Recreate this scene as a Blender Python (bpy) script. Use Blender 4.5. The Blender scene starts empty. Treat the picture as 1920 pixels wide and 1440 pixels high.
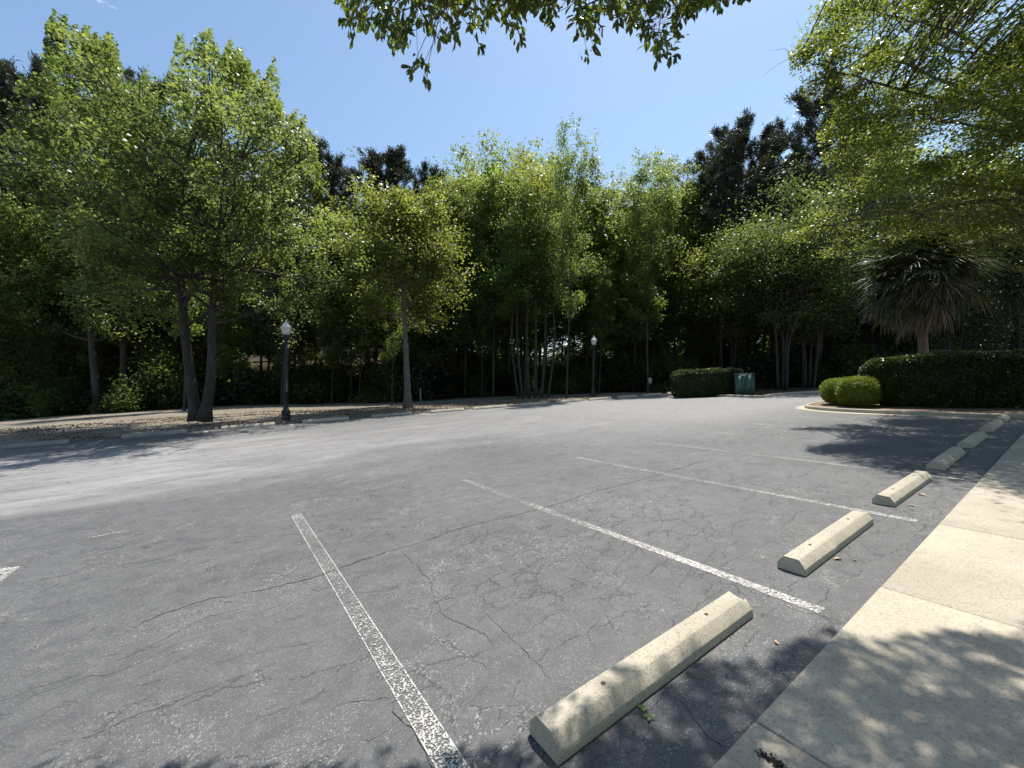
import bpy, math, random
import numpy as np
from mathutils import Matrix, Vector

# ------------------------------------------------------------------ camera, sky, sun
sc = bpy.context.scene
COL = sc.collection
rad = math.radians
CAM_H = 1.76
F_PX = 778.0                      # focal length for a 1920 px wide frame
PITCH, ROLL, YAW = rad(-0.9013), rad(-2.5245), rad(54.801)
FWD = np.array([math.cos(YAW)*math.cos(PITCH), math.sin(YAW)*math.cos(PITCH), math.sin(PITCH)])
_r = np.cross(FWD, [0, 0, 1.0]); _r /= np.linalg.norm(_r)
_u = np.cross(_r, FWD)
RGT = math.cos(ROLL)*_r + math.sin(ROLL)*_u
UPV = -math.sin(ROLL)*_r + math.cos(ROLL)*_u
EYE = np.array([0, 0, CAM_H])

cam_data = bpy.data.cameras.new('camera')
cam = bpy.data.objects.new('camera', cam_data)
COL.objects.link(cam)
cam_data.sensor_fit = 'HORIZONTAL'
cam_data.sensor_width = 36.0
cam_data.lens = F_PX/1920*36
cam_data.clip_start = 0.05
cam_data.clip_end = 2000
m = Matrix.Identity(4)
for i in range(3):
    m[i][0] = RGT[i]; m[i][1] = UPV[i]; m[i][2] = -FWD[i]; m[i][3] = EYE[i]
cam.matrix_world = m
sc.camera = cam

SUN_EL, SUN_AZ = rad(67), rad(21)      # azimuth measured from +X towards +Y
SUN = np.array([math.cos(SUN_EL)*math.cos(SUN_AZ), math.cos(SUN_EL)*math.sin(SUN_AZ), math.sin(SUN_EL)])
sun_data = bpy.data.lights.new('sun', 'SUN')
sun_data.energy = 5.0
sun_data.angle = rad(0.53)
sun_data.color = (1.0, 0.955, 0.88)
sun = bpy.data.objects.new('sun', sun_data)
COL.objects.link(sun)
sun.rotation_euler = Vector(-SUN).to_track_quat('-Z', 'Y').to_euler()

w = bpy.data.worlds.new('World'); sc.world = w; w.use_nodes = True
nt = w.node_tree; nt.nodes.clear()
wo = nt.nodes.new('ShaderNodeOutputWorld'); bg = nt.nodes.new('ShaderNodeBackground')
sky = nt.nodes.new('ShaderNodeTexSky'); sky.sky_type = 'NISHITA'; sky.sun_disc = False
sky.sun_elevation = SUN_EL; sky.sun_rotation = math.pi/2 - SUN_AZ
sky.air_density = 1.0; sky.dust_density = 0.6; sky.ozone_density = 0.7; sky.altitude = 10
bg.inputs['Strength'].default_value = 0.141
# a few faint wisps of cloud
tc = nt.nodes.new('ShaderNodeTexCoord'); mp = nt.nodes.new('ShaderNodeMapping')
mp.inputs['Scale'].default_value = (7, 7, 16)
nz = nt.nodes.new('ShaderNodeTexNoise'); nz.inputs['Scale'].default_value = 1.6; nz.inputs['Detail'].default_value = 6
nz.inputs['Roughness'].default_value = 0.62
cr = nt.nodes.new('ShaderNodeValToRGB')
cr.color_ramp.elements[0].position = 0.66; cr.color_ramp.elements[0].color = (0, 0, 0, 1)
cr.color_ramp.elements[1].position = 0.84; cr.color_ramp.elements[1].color = (0.55, 0.55, 0.55, 1)
mx = nt.nodes.new('ShaderNodeMix'); mx.data_type = 'RGBA'
mx.inputs['B'].default_value = (9.0, 9.3, 9.8, 1)
nt.links.new(tc.outputs['Generated'], mp.inputs['Vector']); nt.links.new(mp.outputs[0], nz.inputs['Vector'])
nt.links.new(nz.outputs['Fac'], cr.inputs[0]); nt.links.new(cr.outputs['Color'], mx.inputs['Factor'])
nt.links.new(sky.outputs[0], mx.inputs['A'])
wb = nt.nodes.new('ShaderNodeMix'); wb.data_type = 'RGBA'; wb.blend_type = 'MULTIPLY'; wb.inputs[0].default_value = 1.0
wb.inputs['B'].default_value = (1.0, 1.05, 1.02, 1)     # white balance of the sky
nt.links.new(mx.outputs['Result'], wb.inputs['A']); nt.links.new(wb.outputs['Result'], bg.inputs['Color']); nt.links.new(bg.outputs[0], wo.inputs[0])

sc.view_settings.view_transform = 'Standard'
sc.view_settings.look = 'None'
sc.view_settings.gamma = 1
sc.view_settings.exposure = 0.45
sc.cycles.max_bounces = 6
sc.cycles.diffuse_bounces = 3
sc.cycles.glossy_bounces = 2
sc.cycles.transmission_bounces = 4
sc.cycles.transparent_max_bounces = 8
sc.cycles.caustics_reflective = False
sc.cycles.caustics_refractive = False

# ------------------------------------------------------------------ geometry of the place
def ray(u, v):
    return FWD*F_PX + RGT*(u-960) - UPV*(v-720)
def gp(u, v, z=0.0):                       # ground point seen at a photo pixel
    d = ray(u, v); t = (z-CAM_H)/d[2]
    return EYE + d*t
def pt(u, v, depth):                       # point at a depth along the view axis
    return EYE + ray(u, v)/F_PX*depth
def proj(P):
    d = np.asarray(P, float) - EYE
    z = d @ FWD
    zz = np.where(np.abs(z) < 1e-6, 1e-6, z)
    return 960+F_PX*(d @ RGT)/zz, 720-F_PX*(d @ UPV)/zz, z
def base_at(u, depth):                     # ground point in column u at a depth
    lo, hi = 640.0, 1440.0
    for _ in range(50):
        mid = (lo+hi)/2
        d = ray(u, mid)
        if d[2] >= -1e-6: lo = mid; continue
        p = gp(u, mid)
        if (p-EYE) @ FWD > depth: lo = mid
        else: hi = mid
    return gp(u, hi)
LEAN = RGT*np.array([1, 1, 0])*0.055        # the lot falls slightly: plumb things lean this way against it

# ------------------------------------------------------------------ mesh helpers
class MB:
    def __init__(s): s.V = []; s.F = []; s.n = 0; s.T = []
    def add(s, V, F, tint=None):
        V = np.asarray(V, float).reshape(-1, 3); F = np.asarray(F, int)
        s.V.append(V); s.F.append(F+s.n); s.n += len(V)
        s.T.append(np.full(len(F), 0.5) if tint is None else np.asarray(tint, float))
        return s
    def box(s, c, sz, rot=None):
        x, y, z = np.array(sz)/2.0
        V = np.array([[-x,-y,-z],[x,-y,-z],[x,y,-z],[-x,y,-z],[-x,-y,z],[x,-y,z],[x,y,z],[-x,y,z]])
        if rot is not None: V = V @ np.asarray(rot).T
        return s.add(V+np.array(c), [[0,3,2,1],[4,5,6,7],[0,1,5,4],[1,2,6,5],[2,3,7,6],[3,0,4,7]])
    def tube(s, P, R, n=8, cap=True):
        P = np.asarray(P, float); R = np.broadcast_to(np.asarray(R, float), (len(P),)); k = len(P)
        T = np.gradient(P, axis=0); T /= np.linalg.norm(T, axis=1)[:, None]+1e-12
        ref = np.array([0.31, 0.17, 0.93]) if abs(T[:, 2]).mean() < 0.8 else np.array([1.0, 0.13, 0.07])
        A = np.cross(T, ref); A /= np.linalg.norm(A, axis=1)[:, None]+1e-12
        B = np.cross(T, A)
        a = np.arange(n)*2*math.pi/n
        V = P[:, None, :] + R[:, None, None]*(np.cos(a)[None, :, None]*A[:, None, :]+np.sin(a)[None, :, None]*B[:, None, :])
        i = np.arange(k-1)[:, None]*n; j = np.arange(n)[None, :]; j2 = (j+1) % n
        F = np.stack([i+j, i+j2, i+n+j2, i+n+j], -1).reshape(-1, 4)
        s.add(V.reshape(-1, 3), F)
        if cap:
            s.V.append(P[[0, -1]]); c0 = s.n; c1 = s.n+1; s.n += 2
            b = c0-k*n
            F1 = [[c0, b+(q+1) % n, b+q] for q in range(n)]; F2 = [[c1, b+(k-1)*n+q, b+(k-1)*n+(q+1) % n] for q in range(n)]
            s.F.append(np.array(F1+F2)); s.T.append(np.full(2*n, 0.5))
        return s
    def lathe(s, prof, n=24, c=(0, 0, 0)):
        prof = np.array(prof, float); k = len(prof); a = np.arange(n)*2*math.pi/n
        V = np.stack([prof[:, 0][:, None]*np.cos(a), prof[:, 0][:, None]*np.sin(a), np.repeat(prof[:, 1][:, None], n, 1)], -1)
        i = np.arange(k-1)[:, None]*n; j = np.arange(n)[None, :]; j2 = (j+1) % n
        F = np.stack([i+j, i+j2, i+n+j2, i+n+j], -1).reshape(-1, 4)
        return s.add(V.reshape(-1, 3)+np.array(c), F)
    def mesh(s, name, mat, smooth=False):
        me = bpy.data.meshes.new(name)
        V = np.concatenate(s.V)
        me.vertices.add(len(V)); me.vertices.foreach_set('co', V.ravel().astype(np.float32))
        idx = np.concatenate([f.ravel() for f in s.F]); cnt = np.concatenate([np.full(len(f), f.shape[1]) for f in s.F])
        me.loops.add(len(idx)); me.loops.foreach_set('vertex_index', idx.astype(np.int32))
        me.polygons.add(len(cnt)); st = np.concatenate([[0], np.cumsum(cnt)[:-1]])
        me.polygons.foreach_set('loop_start', st.astype(np.int32)); me.polygons.foreach_set('loop_total', cnt.astype(np.int32))
        if smooth: me.polygons.foreach_set('use_smooth', np.ones(len(cnt), bool))
        at = me.attributes.new('tint', 'FLOAT', 'FACE'); at.data.foreach_set('value', np.concatenate(s.T).astype(np.float32))
        me.update(calc_edges=True); me.validate()
        me.materials.append(mat)
        return me
    def obj(s, name, mat, parent=None, smooth=False, loc=None):
        o = bpy.data.objects.new(name, s.mesh(name, mat, smooth)); COL.objects.link(o)
        if parent: o.parent = parent
        if loc is not None: o.location = loc
        return o

def tag(o, label=None, cat=None, group=None, kind=None):
    if label: o['label'] = label
    if cat: o['category'] = cat
    if group: o['group'] = group
    if kind: o['kind'] = kind
    return o
def empty(name, loc, label, cat, group=None, rz=0):
    o = bpy.data.objects.new(name, None); COL.objects.link(o); o.location = Vector(loc); o.rotation_euler = (0, 0, rz)
    return tag(o, label, cat, group)
def copy_tree(src, loc, rz=0, scale=(1, 1, 1), label=None, group=None, tilt=True):
    r = src.copy(); COL.objects.link(r)
    place(r, loc, rz, scale, tilt)
    if label: r['label'] = label
    if group: r['group'] = group
    elif 'group' in r: del r['group']
    for ch in list(src.children):
        c = ch.copy(); COL.objects.link(c); c.parent = r
        for g in list(ch.children):
            d = g.copy(); COL.objects.link(d); d.parent = c
    return r
def place(o, loc, rz=0, scale=(1, 1, 1), tilt=True):
    up = Vector((LEAN[0], LEAN[1], 1)).normalized() if tilt else Vector((0, 0, 1))
    q = Vector((0, 0, 1)).rotation_difference(up)
    M = Matrix.Translation(Vector(loc)) @ q.to_matrix().to_4x4() @ Matrix.Rotation(rz, 4, 'Z') @ Matrix.Diagonal(Vector((*scale, 1)))
    o.matrix_world = M
    return o
def smoothpath(P, n):
    P = np.asarray(P, float); k = len(P)
    if k < 3:
        t = np.linspace(0, 1, n)[:, None]; return P[0]*(1-t)+P[-1]*t
    Q = np.concatenate([[2*P[0]-P[1]], P, [2*P[-1]-P[-2]]])
    ts = np.linspace(0, k-1-1e-6, n); i = ts.astype(int); f = (ts-i)[:, None]
    a, b, c, d = Q[i], Q[i+1], Q[i+2], Q[i+3]
    return 0.5*((2*b)+(-a+c)*f+(2*a-5*b+4*c-d)*f**2+(-a+3*b-3*c+d)*f**3)

# ------------------------------------------------------------------ materials
def new_mat(name):
    mt = bpy.data.materials.new(name); mt.use_nodes = True
    t = mt.node_tree; b = t.nodes['Principled BSDF']
    return mt, t, b
class NG:
    """small helper for node wiring"""
    def __init__(s, t): s.t = t
    def n(s, typ, **kw):
        nd = s.t.nodes.new(typ)
        for k, v in kw.items(): setattr(nd, k, v)
        return nd
    def l(s, a, b): s.t.links.new(a, b)
    def pos(s):
        g = s.n('ShaderNodeNewGeometry'); return g.outputs['Position']
    def ocoord(s):
        g = s.n('ShaderNodeTexCoord'); return g.outputs['Object']
    def mapv(s, vec, scale=(1, 1, 1), loc=(0, 0, 0), rot=(0, 0, 0)):
        q = s.n('ShaderNodeMapping'); s.l(vec, q.inputs[0]); q.inputs['Scale'].default_value = scale
        q.inputs['Location'].default_value = loc; q.inputs['Rotation'].default_value = rot; return q.outputs[0]
    def noise(s, vec, scale, detail=3, rough=0.5, dist=0):
        q = s.n('ShaderNodeTexNoise'); s.l(vec, q.inputs['Vector']); q.inputs['Scale'].default_value = scale
        q.inputs['Detail'].default_value = detail; q.inputs['Roughness'].default_value = rough; q.inputs['Distortion'].default_value = dist
        return q
    def voro(s, vec, scale, feature='F1', rnd=1):
        q = s.n('ShaderNodeTexVoronoi', feature=feature); s.l(vec, q.inputs['Vector']); q.inputs['Scale'].default_value = scale
        q.inputs['Randomness'].default_value = rnd; return q
    def ramp(s, fac, pts):
        q = s.n('ShaderNodeValToRGB'); s.l(fac, q.inputs[0]); e = q.color_ramp.elements
        while len(e) < len(pts): e.new(0.5)
        for k, (p, c) in enumerate(pts):
            e[k].position = p; e[k].color = (c, c, c, 1) if isinstance(c, (int, float)) else (*c, 1)
        return q.outputs['Color']
    def mr(s, val, a, b, c=0.0, d=1.0):
        q = s.n('ShaderNodeMapRange'); s.l(val, q.inputs[0])
        for k, x in zip((1, 2, 3, 4), (a, b, c, d)): q.inputs[k].default_value = x
        return q.outputs[0]
    def math(s, op, a, b=None):
        q = s.n('ShaderNodeMath', operation=op)
        for k, x in enumerate((a, b)):
            if x is None: continue
            if isinstance(x, (int, float)): q.inputs[k].default_value = x
            else: s.l(x, q.inputs[k])
        return q.outputs[0]
    def mix(s, fac, a, b, blend='MIX'):
        q = s.n('ShaderNodeMix', data_type='RGBA', blend_type=blend)
        for nm, x in (('Factor', fac), ('A', a), ('B', b)):
            if isinstance(x, (int, float)) and nm == 'Factor': q.inputs[0].default_value = x
            elif isinstance(x, tuple): q.inputs[nm].default_value = (*x, 1)
            elif nm == 'Factor': s.l(x, q.inputs[0])
            else: s.l(x, q.inputs[nm])
        return q.outputs['Result']
    def bump(s, h, strength, dist, b):
        q = s.n('ShaderNodeBump'); s.l(h, q.inputs['Height']); q.inputs['Strength'].default_value = strength
        q.inputs['Distance'].default_value = dist; s.l(q.outputs[0], b.inputs['Normal']); return q

def leaf_mat(name, c0, c1, c2, trans, rough=0.42, tw=0.45, spec=0.45):
    """leaf with natural spread of hue per leaf and light passing through"""
    mt = bpy.data.materials.new(name); mt.use_nodes = True; t = mt.node_tree; t.nodes.clear(); g = NG(t)
    out = g.n('ShaderNodeOutputMaterial'); p = g.n('ShaderNodeBsdfPrincipled'); tr = g.n('ShaderNodeBsdfTranslucent'); ms = g.n('ShaderNodeMixShader')
    a = g.n('ShaderNodeAttribute', attribute_name='tint')
    oi = g.n('ShaderNodeObjectInfo')
    v = g.math('ADD', a.outputs['Fac'], g.mr(oi.outputs['Random'], 0, 1, -0.12, 0.12))
    col = g.ramp(v, [(0.0, c0), (0.5, c1), (1.0, c2)])
    tcol = g.mix(1.0, col, trans, 'MULTIPLY')
    g.l(col, p.inputs['Base Color']); p.inputs['Roughness'].default_value = rough; p.inputs['Specular IOR Level'].default_value = spec
    g.l(tcol, tr.inputs['Color']); ms.inputs[0].default_value = tw
    g.l(p.outputs[0], ms.inputs[1]); g.l(tr.outputs[0], ms.inputs[2]); g.l(ms.outputs[0], out.inputs[0])
    return mt
M = {}
M['gum'] = leaf_mat('gum_leaf', (0.032, 0.05, 0.016), (0.066, 0.09, 0.029), (0.14, 0.165, 0.057), (3.0, 3.0, 1.8), rough=0.42, spec=0.55, tw=.5)
M['gum_bright'] = leaf_mat('bright_leaf', (0.055, 0.07, 0.018), (0.10, 0.12, 0.032), (0.17, 0.185, 0.055), (3.0, 2.9, 1.7), rough=0.42, spec=0.6, tw=.55)
M['wood_leaf'] = leaf_mat('wood_leaf', (0.028, 0.042, 0.018), (0.05, 0.07, 0.028), (0.10, 0.125, 0.045), (2.8, 2.8, 1.9), rough=0.4, spec=0.7)
M['slim_leaf'] = leaf_mat('slim_leaf', (0.05, 0.072, 0.022), (0.088, 0.118, 0.036), (0.15, 0.18, 0.06), (3.2, 3.2, 1.9), rough=0.42, spec=0.6, tw=.55)
M['shrub_leaf'] = leaf_mat('shrub_leaf', (0.035, 0.052, 0.018), (0.06, 0.085, 0.028), (0.11, 0.14, 0.04), (2.8, 2.9, 1.7), rough=0.6, spec=0.25)
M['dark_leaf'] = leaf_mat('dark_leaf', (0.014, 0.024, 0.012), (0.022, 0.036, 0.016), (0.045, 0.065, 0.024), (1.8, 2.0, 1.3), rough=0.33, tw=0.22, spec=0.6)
M['yellow_leaf'] = leaf_mat('yellow_leaf', (0.045, 0.06, 0.014), (0.082, 0.102, 0.022), (0.145, 0.16, 0.036), (2.9, 3.0, 1.5), rough=0.4, spec=0.5, tw=.5)
M['holly'] = leaf_mat('overhang_leaf', (0.04, 0.055, 0.014), (0.065, 0.085, 0.02), (0.10, 0.125, 0.03), (3.2, 3.3, 1.5), rough=0.3, tw=0.42, spec=0.6)
M['needle'] = leaf_mat('needle', (0.026, 0.033, 0.020), (0.044, 0.053, 0.030), (0.085, 0.082, 0.042), (1.3, 1.35, 1.0), rough=0.45, tw=0.2)
M['hedge'] = leaf_mat('hedge_leaf', (0.022, 0.036, 0.011), (0.045, 0.065, 0.018), (0.10, 0.12, 0.035), (2.0, 2.2, 1.2), rough=0.35, tw=0.3)
M['boxwood'] = leaf_mat('boxwood_leaf', (0.09, 0.12, 0.014), (0.15, 0.185, 0.022), (0.22, 0.25, 0.035), (2.2, 2.3, 1.1), rough=0.4, tw=0.35)
M['frond'] = leaf_mat('palm_frond', (0.022, 0.034, 0.015), (0.045, 0.06, 0.024), (0.11, 0.105, 0.05), (1.6, 1.8, 1.0), rough=0.55, tw=0.2, spec=0.25)
M['dead_frond'] = leaf_mat('dead_frond', (0.045, 0.038, 0.028), (0.095, 0.078, 0.055), (0.21, 0.18, 0.13), (1.2, 1.1, 0.9), rough=0.55, tw=0.2)

def bark_mat(name, a, b, sc_=1.0):
    mt, t, p = new_mat(name); g = NG(t); c = g.ocoord()
    v = g.mapv(c, (9*sc_, 9*sc_, 1.6*sc_))
    n1 = g.noise(v, 2.2, 6, 0.65, 0.3); n2 = g.noise(c, 1.1, 3, 0.6)
    f = g.math('MULTIPLY', g.mr(n1.outputs['Fac'], 0.3, 0.72), g.mr(n2.outputs['Fac'], 0.2, 0.7, 0.5, 1.1))
    g.l(g.mix(f, a, b), p.inputs['Base Color']); p.inputs['Roughness'].default_value = 0.9; p.inputs['Specular IOR Level'].default_value = 0.2
    g.bump(n1.outputs['Fac'], 0.9, 0.03, p)
    return mt
M['bark'] = bark_mat('gum_bark', (0.06, 0.055, 0.05), (0.24, 0.22, 0.20))
M['bark_dark'] = bark_mat('wood_bark', (0.028, 0.025, 0.022), (0.105, 0.095, 0.085))
M['bark_pine'] = bark_mat('pine_bark', (0.045, 0.035, 0.03), (0.17, 0.13, 0.11))
M['bark_pale'] = bark_mat('pale_bark', (0.07, 0.062, 0.052), (0.21, 0.185, 0.155))
M['bark_palm'] = bark_mat('palm_bark', (0.10, 0.08, 0.06), (0.24, 0.20, 0.155), 1.5)

def asphalt_mat():
    mt, t, b = new_mat('asphalt'); g = NG(t); p = g.pos()
    sep = g.n('ShaderNodeSeparateXYZ'); g.l(p, sep.inputs[0]); X, Y = sep.outputs[0], sep.outputs[1]
    # the traffic lane along the lot has lost its seal coat and shows pale stone
    wob = g.noise(g.mapv(p, (0.13, 0.35, 1)), 1.0, 4, 0.6)
    yy = g.math('ADD', Y, g.mr(wob.outputs['Fac'], 0, 1, -4.5, 4.5))
    band = g.math('MULTIPLY', g.mr(yy, 8.4, 11.2), g.mr(yy, 21.5, 16.5))
    fade = g.mr(g.math('ADD', X, g.math('MULTIPLY', Y, -0.15)), 2.5, -3.0, 0.60, 1.0)
    streak = g.noise(g.mapv(p, (0.42, 1.15, 1), (3, 1, 0)), 1.0, 8, 0.72, 0.5)
    worn_pale = g.math('MULTIPLY', g.math('MULTIPLY', band, fade), g.mr(streak.outputs['Fac'], 0.22, 0.62))
    far = g.math('MULTIPLY', g.mr(X, 5, 15), g.mr(Y, 5.0, 8.5, 0, 0.55))  # extra paleness that grows towards the far end of the lot
    worn_pale = g.math('MAXIMUM', worn_pale, far)
    spots = g.noise(g.mapv(p, (0.6, 1.1, 1), (7, 2, 0)), 1.0, 4, 0.6, 0.4)
    sp = g.math('MULTIPLY', g.mr(spots.outputs['Fac'], 0.50, 0.68), 0.7)
    spots2 = g.noise(g.mapv(p, (2.2, 3.4, 1), (1, 5, 0)), 1.0, 5, 0.65, 0.4)
    sp = g.math('MAXIMUM', sp, g.math('MULTIPLY', g.mr(spots2.outputs['Fac'], 0.56, 0.70), 0.6))
    agg = g.voro(p, 85, 'F1'); agg2 = g.voro(p, 210, 'F1')
    sepc = g.n('ShaderNodeSeparateColor'); g.l(agg.outputs['Color'], sepc.inputs[0])
    sep2 = g.n('ShaderNodeSeparateColor'); g.l(agg2.outputs['Color'], sep2.inputs[0])
    stone = g.math('MULTIPLY', g.mr(agg.outputs['Distance'], 0.50, 0.22), g.mr(sepc.outputs[0], 0.62, 1.0))
    stone2 = g.math('MULTIPLY', g.mr(agg2.outputs['Distance'], 0.50, 0.22), g.mr(sep2.outputs[0], 0.45, 1.0))
    fine = g.noise(p, 300, 2, 0.6)
    mott = g.noise(p, 0.45, 5, 0.6); mid = g.noise(p, 5.0, 5, 0.7); tn = g.noise(p, 28, 3, 0.7)
    base = g.mix(g.mr(mott.outputs['Fac'], 0.34, 0.66), (0.064, 0.065, 0.067), (0.100, 0.100, 0.101))
    seal = g.math('MULTIPLY', g.mr(Y, 3.2, 1.6), g.mr(X, -0.5, 1.0))
    base = g.mix(g.math('MULTIPLY', seal, 0.45), base, (0.062, 0.062, 0.064))
    base = g.mix(g.mr(mid.outputs['Fac'], 0.36, 0.70, 0, 0.40), base, (0.185, 0.184, 0.180))
    base = g.mix(g.mr(tn.outputs['Fac'], 0.52, 0.30, 0, 0.5), base, (0.062, 0.063, 0.066))
    base = g.mix(g.mr(fine.outputs['Fac'], 0.47, 0.25, 0, 0.6), base, (0.038, 0.039, 0.042))
    lite = g.math('MAXIMUM', worn_pale, sp)
    amount = g.math('MULTIPLY', g.math('MAXIMUM', stone, g.math('MULTIPLY', stone2, 0.8)), g.math('ADD', g.math('MULTIPLY', lite, 0.7), 0.34))
    base = g.mix(g.math('MULTIPLY', worn_pale, 0.72), base, (0.36, 0.345, 0.335))
    col = g.mix(amount, base, (0.46, 0.445, 0.43))
    # fine alligator cracking in patches, and thin wandering cracks that follow the paving direction
    wv = g.noise(p, 6.0, 4, 0.7)
    vm = g.n('ShaderNodeVectorMath', operation='SCALE'); g.l(wv.outputs['Color'], vm.inputs[0]); vm.inputs['Scale'].default_value = 0.17
    va = g.n('ShaderNodeVectorMath', operation='ADD'); g.l(p, va.inputs[0]); g.l(vm.outputs[0], va.inputs[1])
    c1 = g.voro(g.mapv(va.outputs[0], (0.75, 1.2, 0)), 5.2, 'DISTANCE_TO_EDGE'); c2 = g.voro(g.mapv(va.outputs[0], (0.30, 1.5, 0), (4, 9, 0)), 2.3, 'DISTANCE_TO_EDGE')
    c3 = g.voro(g.mapv(va.outputs[0], (0.9, 1.1, 0), (2, 3, 0)), 2.2, 'DISTANCE_TO_EDGE')
    pm = g.noise(g.mapv(p, (1, 1, 1), (1.7, 0.4, 0)), 0.42, 3, 0.6)
    patch = g.mr(pm.outputs['Fac'], 0.47, 0.56)
    for cx, cy, rr_ in ((gp(960, 1050)[0], gp(960, 1050)[1], 1.35), (gp(1190, 950)[0], gp(1190, 950)[1], 1.6)):
        dx = g.math('SUBTRACT', X, float(cx)); dy = g.math('SUBTRACT', Y, float(cy)); dd = g.math('SQRT', g.math('ADD', g.math('MULTIPLY', dx, dx), g.math('MULTIPLY', dy, dy)))
        dd = g.math('ADD', dd, g.mr(pm.outputs['Fac'], 0.3, 0.7, 0.6, -0.6))
        patch = g.math('MAXIMUM', patch, g.mr(dd, rr_, rr_*.55))
    brk = g.noise(p, 3.1, 3, 0.65); brk2 = g.noise(p, 1.3, 3, 0.6)
    pb = g.mr(brk.outputs['Fac'], 0.44, 0.54); pb2 = g.mr(brk2.outputs['Fac'], 0.47, 0.57)
    k1 = g.math('MULTIPLY', g.mr(c1.outputs['Distance'], 0.028, 0.009), g.math('MULTIPLY', patch, g.mr(pb, 0, 1, 0.3, 1)))
    k2 = g.math('MULTIPLY', g.mr(c2.outputs['Distance'], 0.011, 0.003), g.math('MULTIPLY', pb, 0.8))
    k3 = g.math('MULTIPLY', g.mr(c3.outputs['Distance'], 0.011, 0.004), g.math('MULTIPLY', g.math('MULTIPLY', pb, pb2), 0.8))
    k = g.math('MINIMUM', g.math('MAXIMUM', g.math('MAXIMUM', k1, k2), k3), 1.0)
    # pale fretted stone beside the cracks
    near = g.math('MAXIMUM', g.math('MULTIPLY', g.mr(c1.outputs['Distance'], 0.09, 0.02), patch), g.math('MULTIPLY', g.mr(c3.outputs['Distance'], 0.06, 0.01), 0.55))
    h1 = g.math('MULTIPLY', g.math('MULTIPLY', near, pb2), g.mr(sepc.outputs[1], 0.72, 0.86, 0, 0.65))
    col = g.mix(h1, col, (0.47, 0.455, 0.43))
    col = g.mix(g.math('MULTIPLY', k, 0.58), col, (0.030, 0.029, 0.029))
    g.l(col, b.inputs['Base Color']); b.inputs['Roughness'].default_value = 0.68; b.inputs['Specular IOR Level'].default_value = 0.5
    hgt = g.math('SUBTRACT', g.math('ADD', g.math('MULTIPLY', agg.outputs['Distance'], -0.5), g.math('MULTIPLY', fine.outputs['Fac'], 0.3)), g.math('MULTIPLY', k, 1.6))
    g.bump(hgt, 0.7, 0.006, b)
    return mt
M['asphalt'] = asphalt_mat()

def concrete_mat(name, a, b_, spk=0.3, scale=1.0):
    mt, t, b = new_mat(name); g = NG(t); p = g.pos()
    n1 = g.noise(p, 1.6*scale, 5, 0.62); n2 = g.noise(p, 60*scale, 3, 0.6); n3 = g.voro(p, 90*scale)
    sepc = g.n('ShaderNodeSeparateColor'); g.l(n3.outputs['Color'], sepc.inputs[0])
    col = g.mix(g.mr(n1.outputs['Fac'], 0.3, 0.7), a, b_)
    col = g.mix(g.mr(n2.outputs['Fac'], 0.5, 0.33, 0, 0.45), col, tuple(x*0.42 for x in a))
    pits = g.math('MULTIPLY', g.mr(n3.outputs['Distance'], 0.36, 0.2), g.mr(sepc.outputs[0], 0.7, 0.95, 0, spk))
    col = g.mix(pits, col, tuple(x*0.3 for x in a))
    stain = g.noise(p, 5*scale, 5, 0.7)
    col = g.mix(g.mr(stain.outputs['Fac'], 0.55, 0.72, 0, 0.34), col, tuple(x*0.58 for x in a))
    big = g.noise(p, 0.7*scale, 4, 0.65); col = g.mix(g.mr(big.outputs['Fac'], 0.5, 0.68, 0, 0.22), col, tuple(x*0.7 for x in a))
    drk = g.voro(p, 7*scale); sd = g.n('ShaderNodeSeparateColor'); g.l(drk.outputs['Color'], sd.inputs[0])
    col = g.mix(g.math('MULTIPLY', g.mr(drk.outputs['Distance'], 0.10, 0.03), g.mr(sd.outputs[0], 0.72, 0.78, 0, 0.6)), col, tuple(x*0.25 for x in a))
    g.l(col, b.inputs['Base Color']); b.inputs['Roughness'].default_value = 0.9; b.inputs['Specular IOR Level'].default_value = 0.25
    g.bump(g.math('SUBTRACT', n2.outputs['Fac'], pits), 0.5, 0.004, b)
    return mt
M['concrete'] = concrete_mat('concrete', (0.41, 0.36, 0.28), (0.51, 0.452, 0.36), 0.7)
M['stop'] = concrete_mat('wheel_stop_concrete', (0.42, 0.375, 0.295), (0.52, 0.47, 0.375), 0.85)
M['stop_shaded'] = concrete_mat('shaded_stop_concrete', (0.24, 0.22, 0.19), (0.38, 0.35, 0.30), 0.6)  # stop concrete with tree shade put into its colour; the plinth shares it
M['kerb'] = concrete_mat('kerb_concrete', (0.35, 0.31, 0.24), (0.47, 0.42, 0.33), 0.4)
M['joint'] = new_mat('joint_dirt')[0]; M['joint'].node_tree.nodes['Principled BSDF'].inputs['Base Color'].default_value = (0.035, 0.03, 0.025, 1)
M['joint'].node_tree.nodes['Principled BSDF'].inputs['Roughness'].default_value = 1

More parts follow.
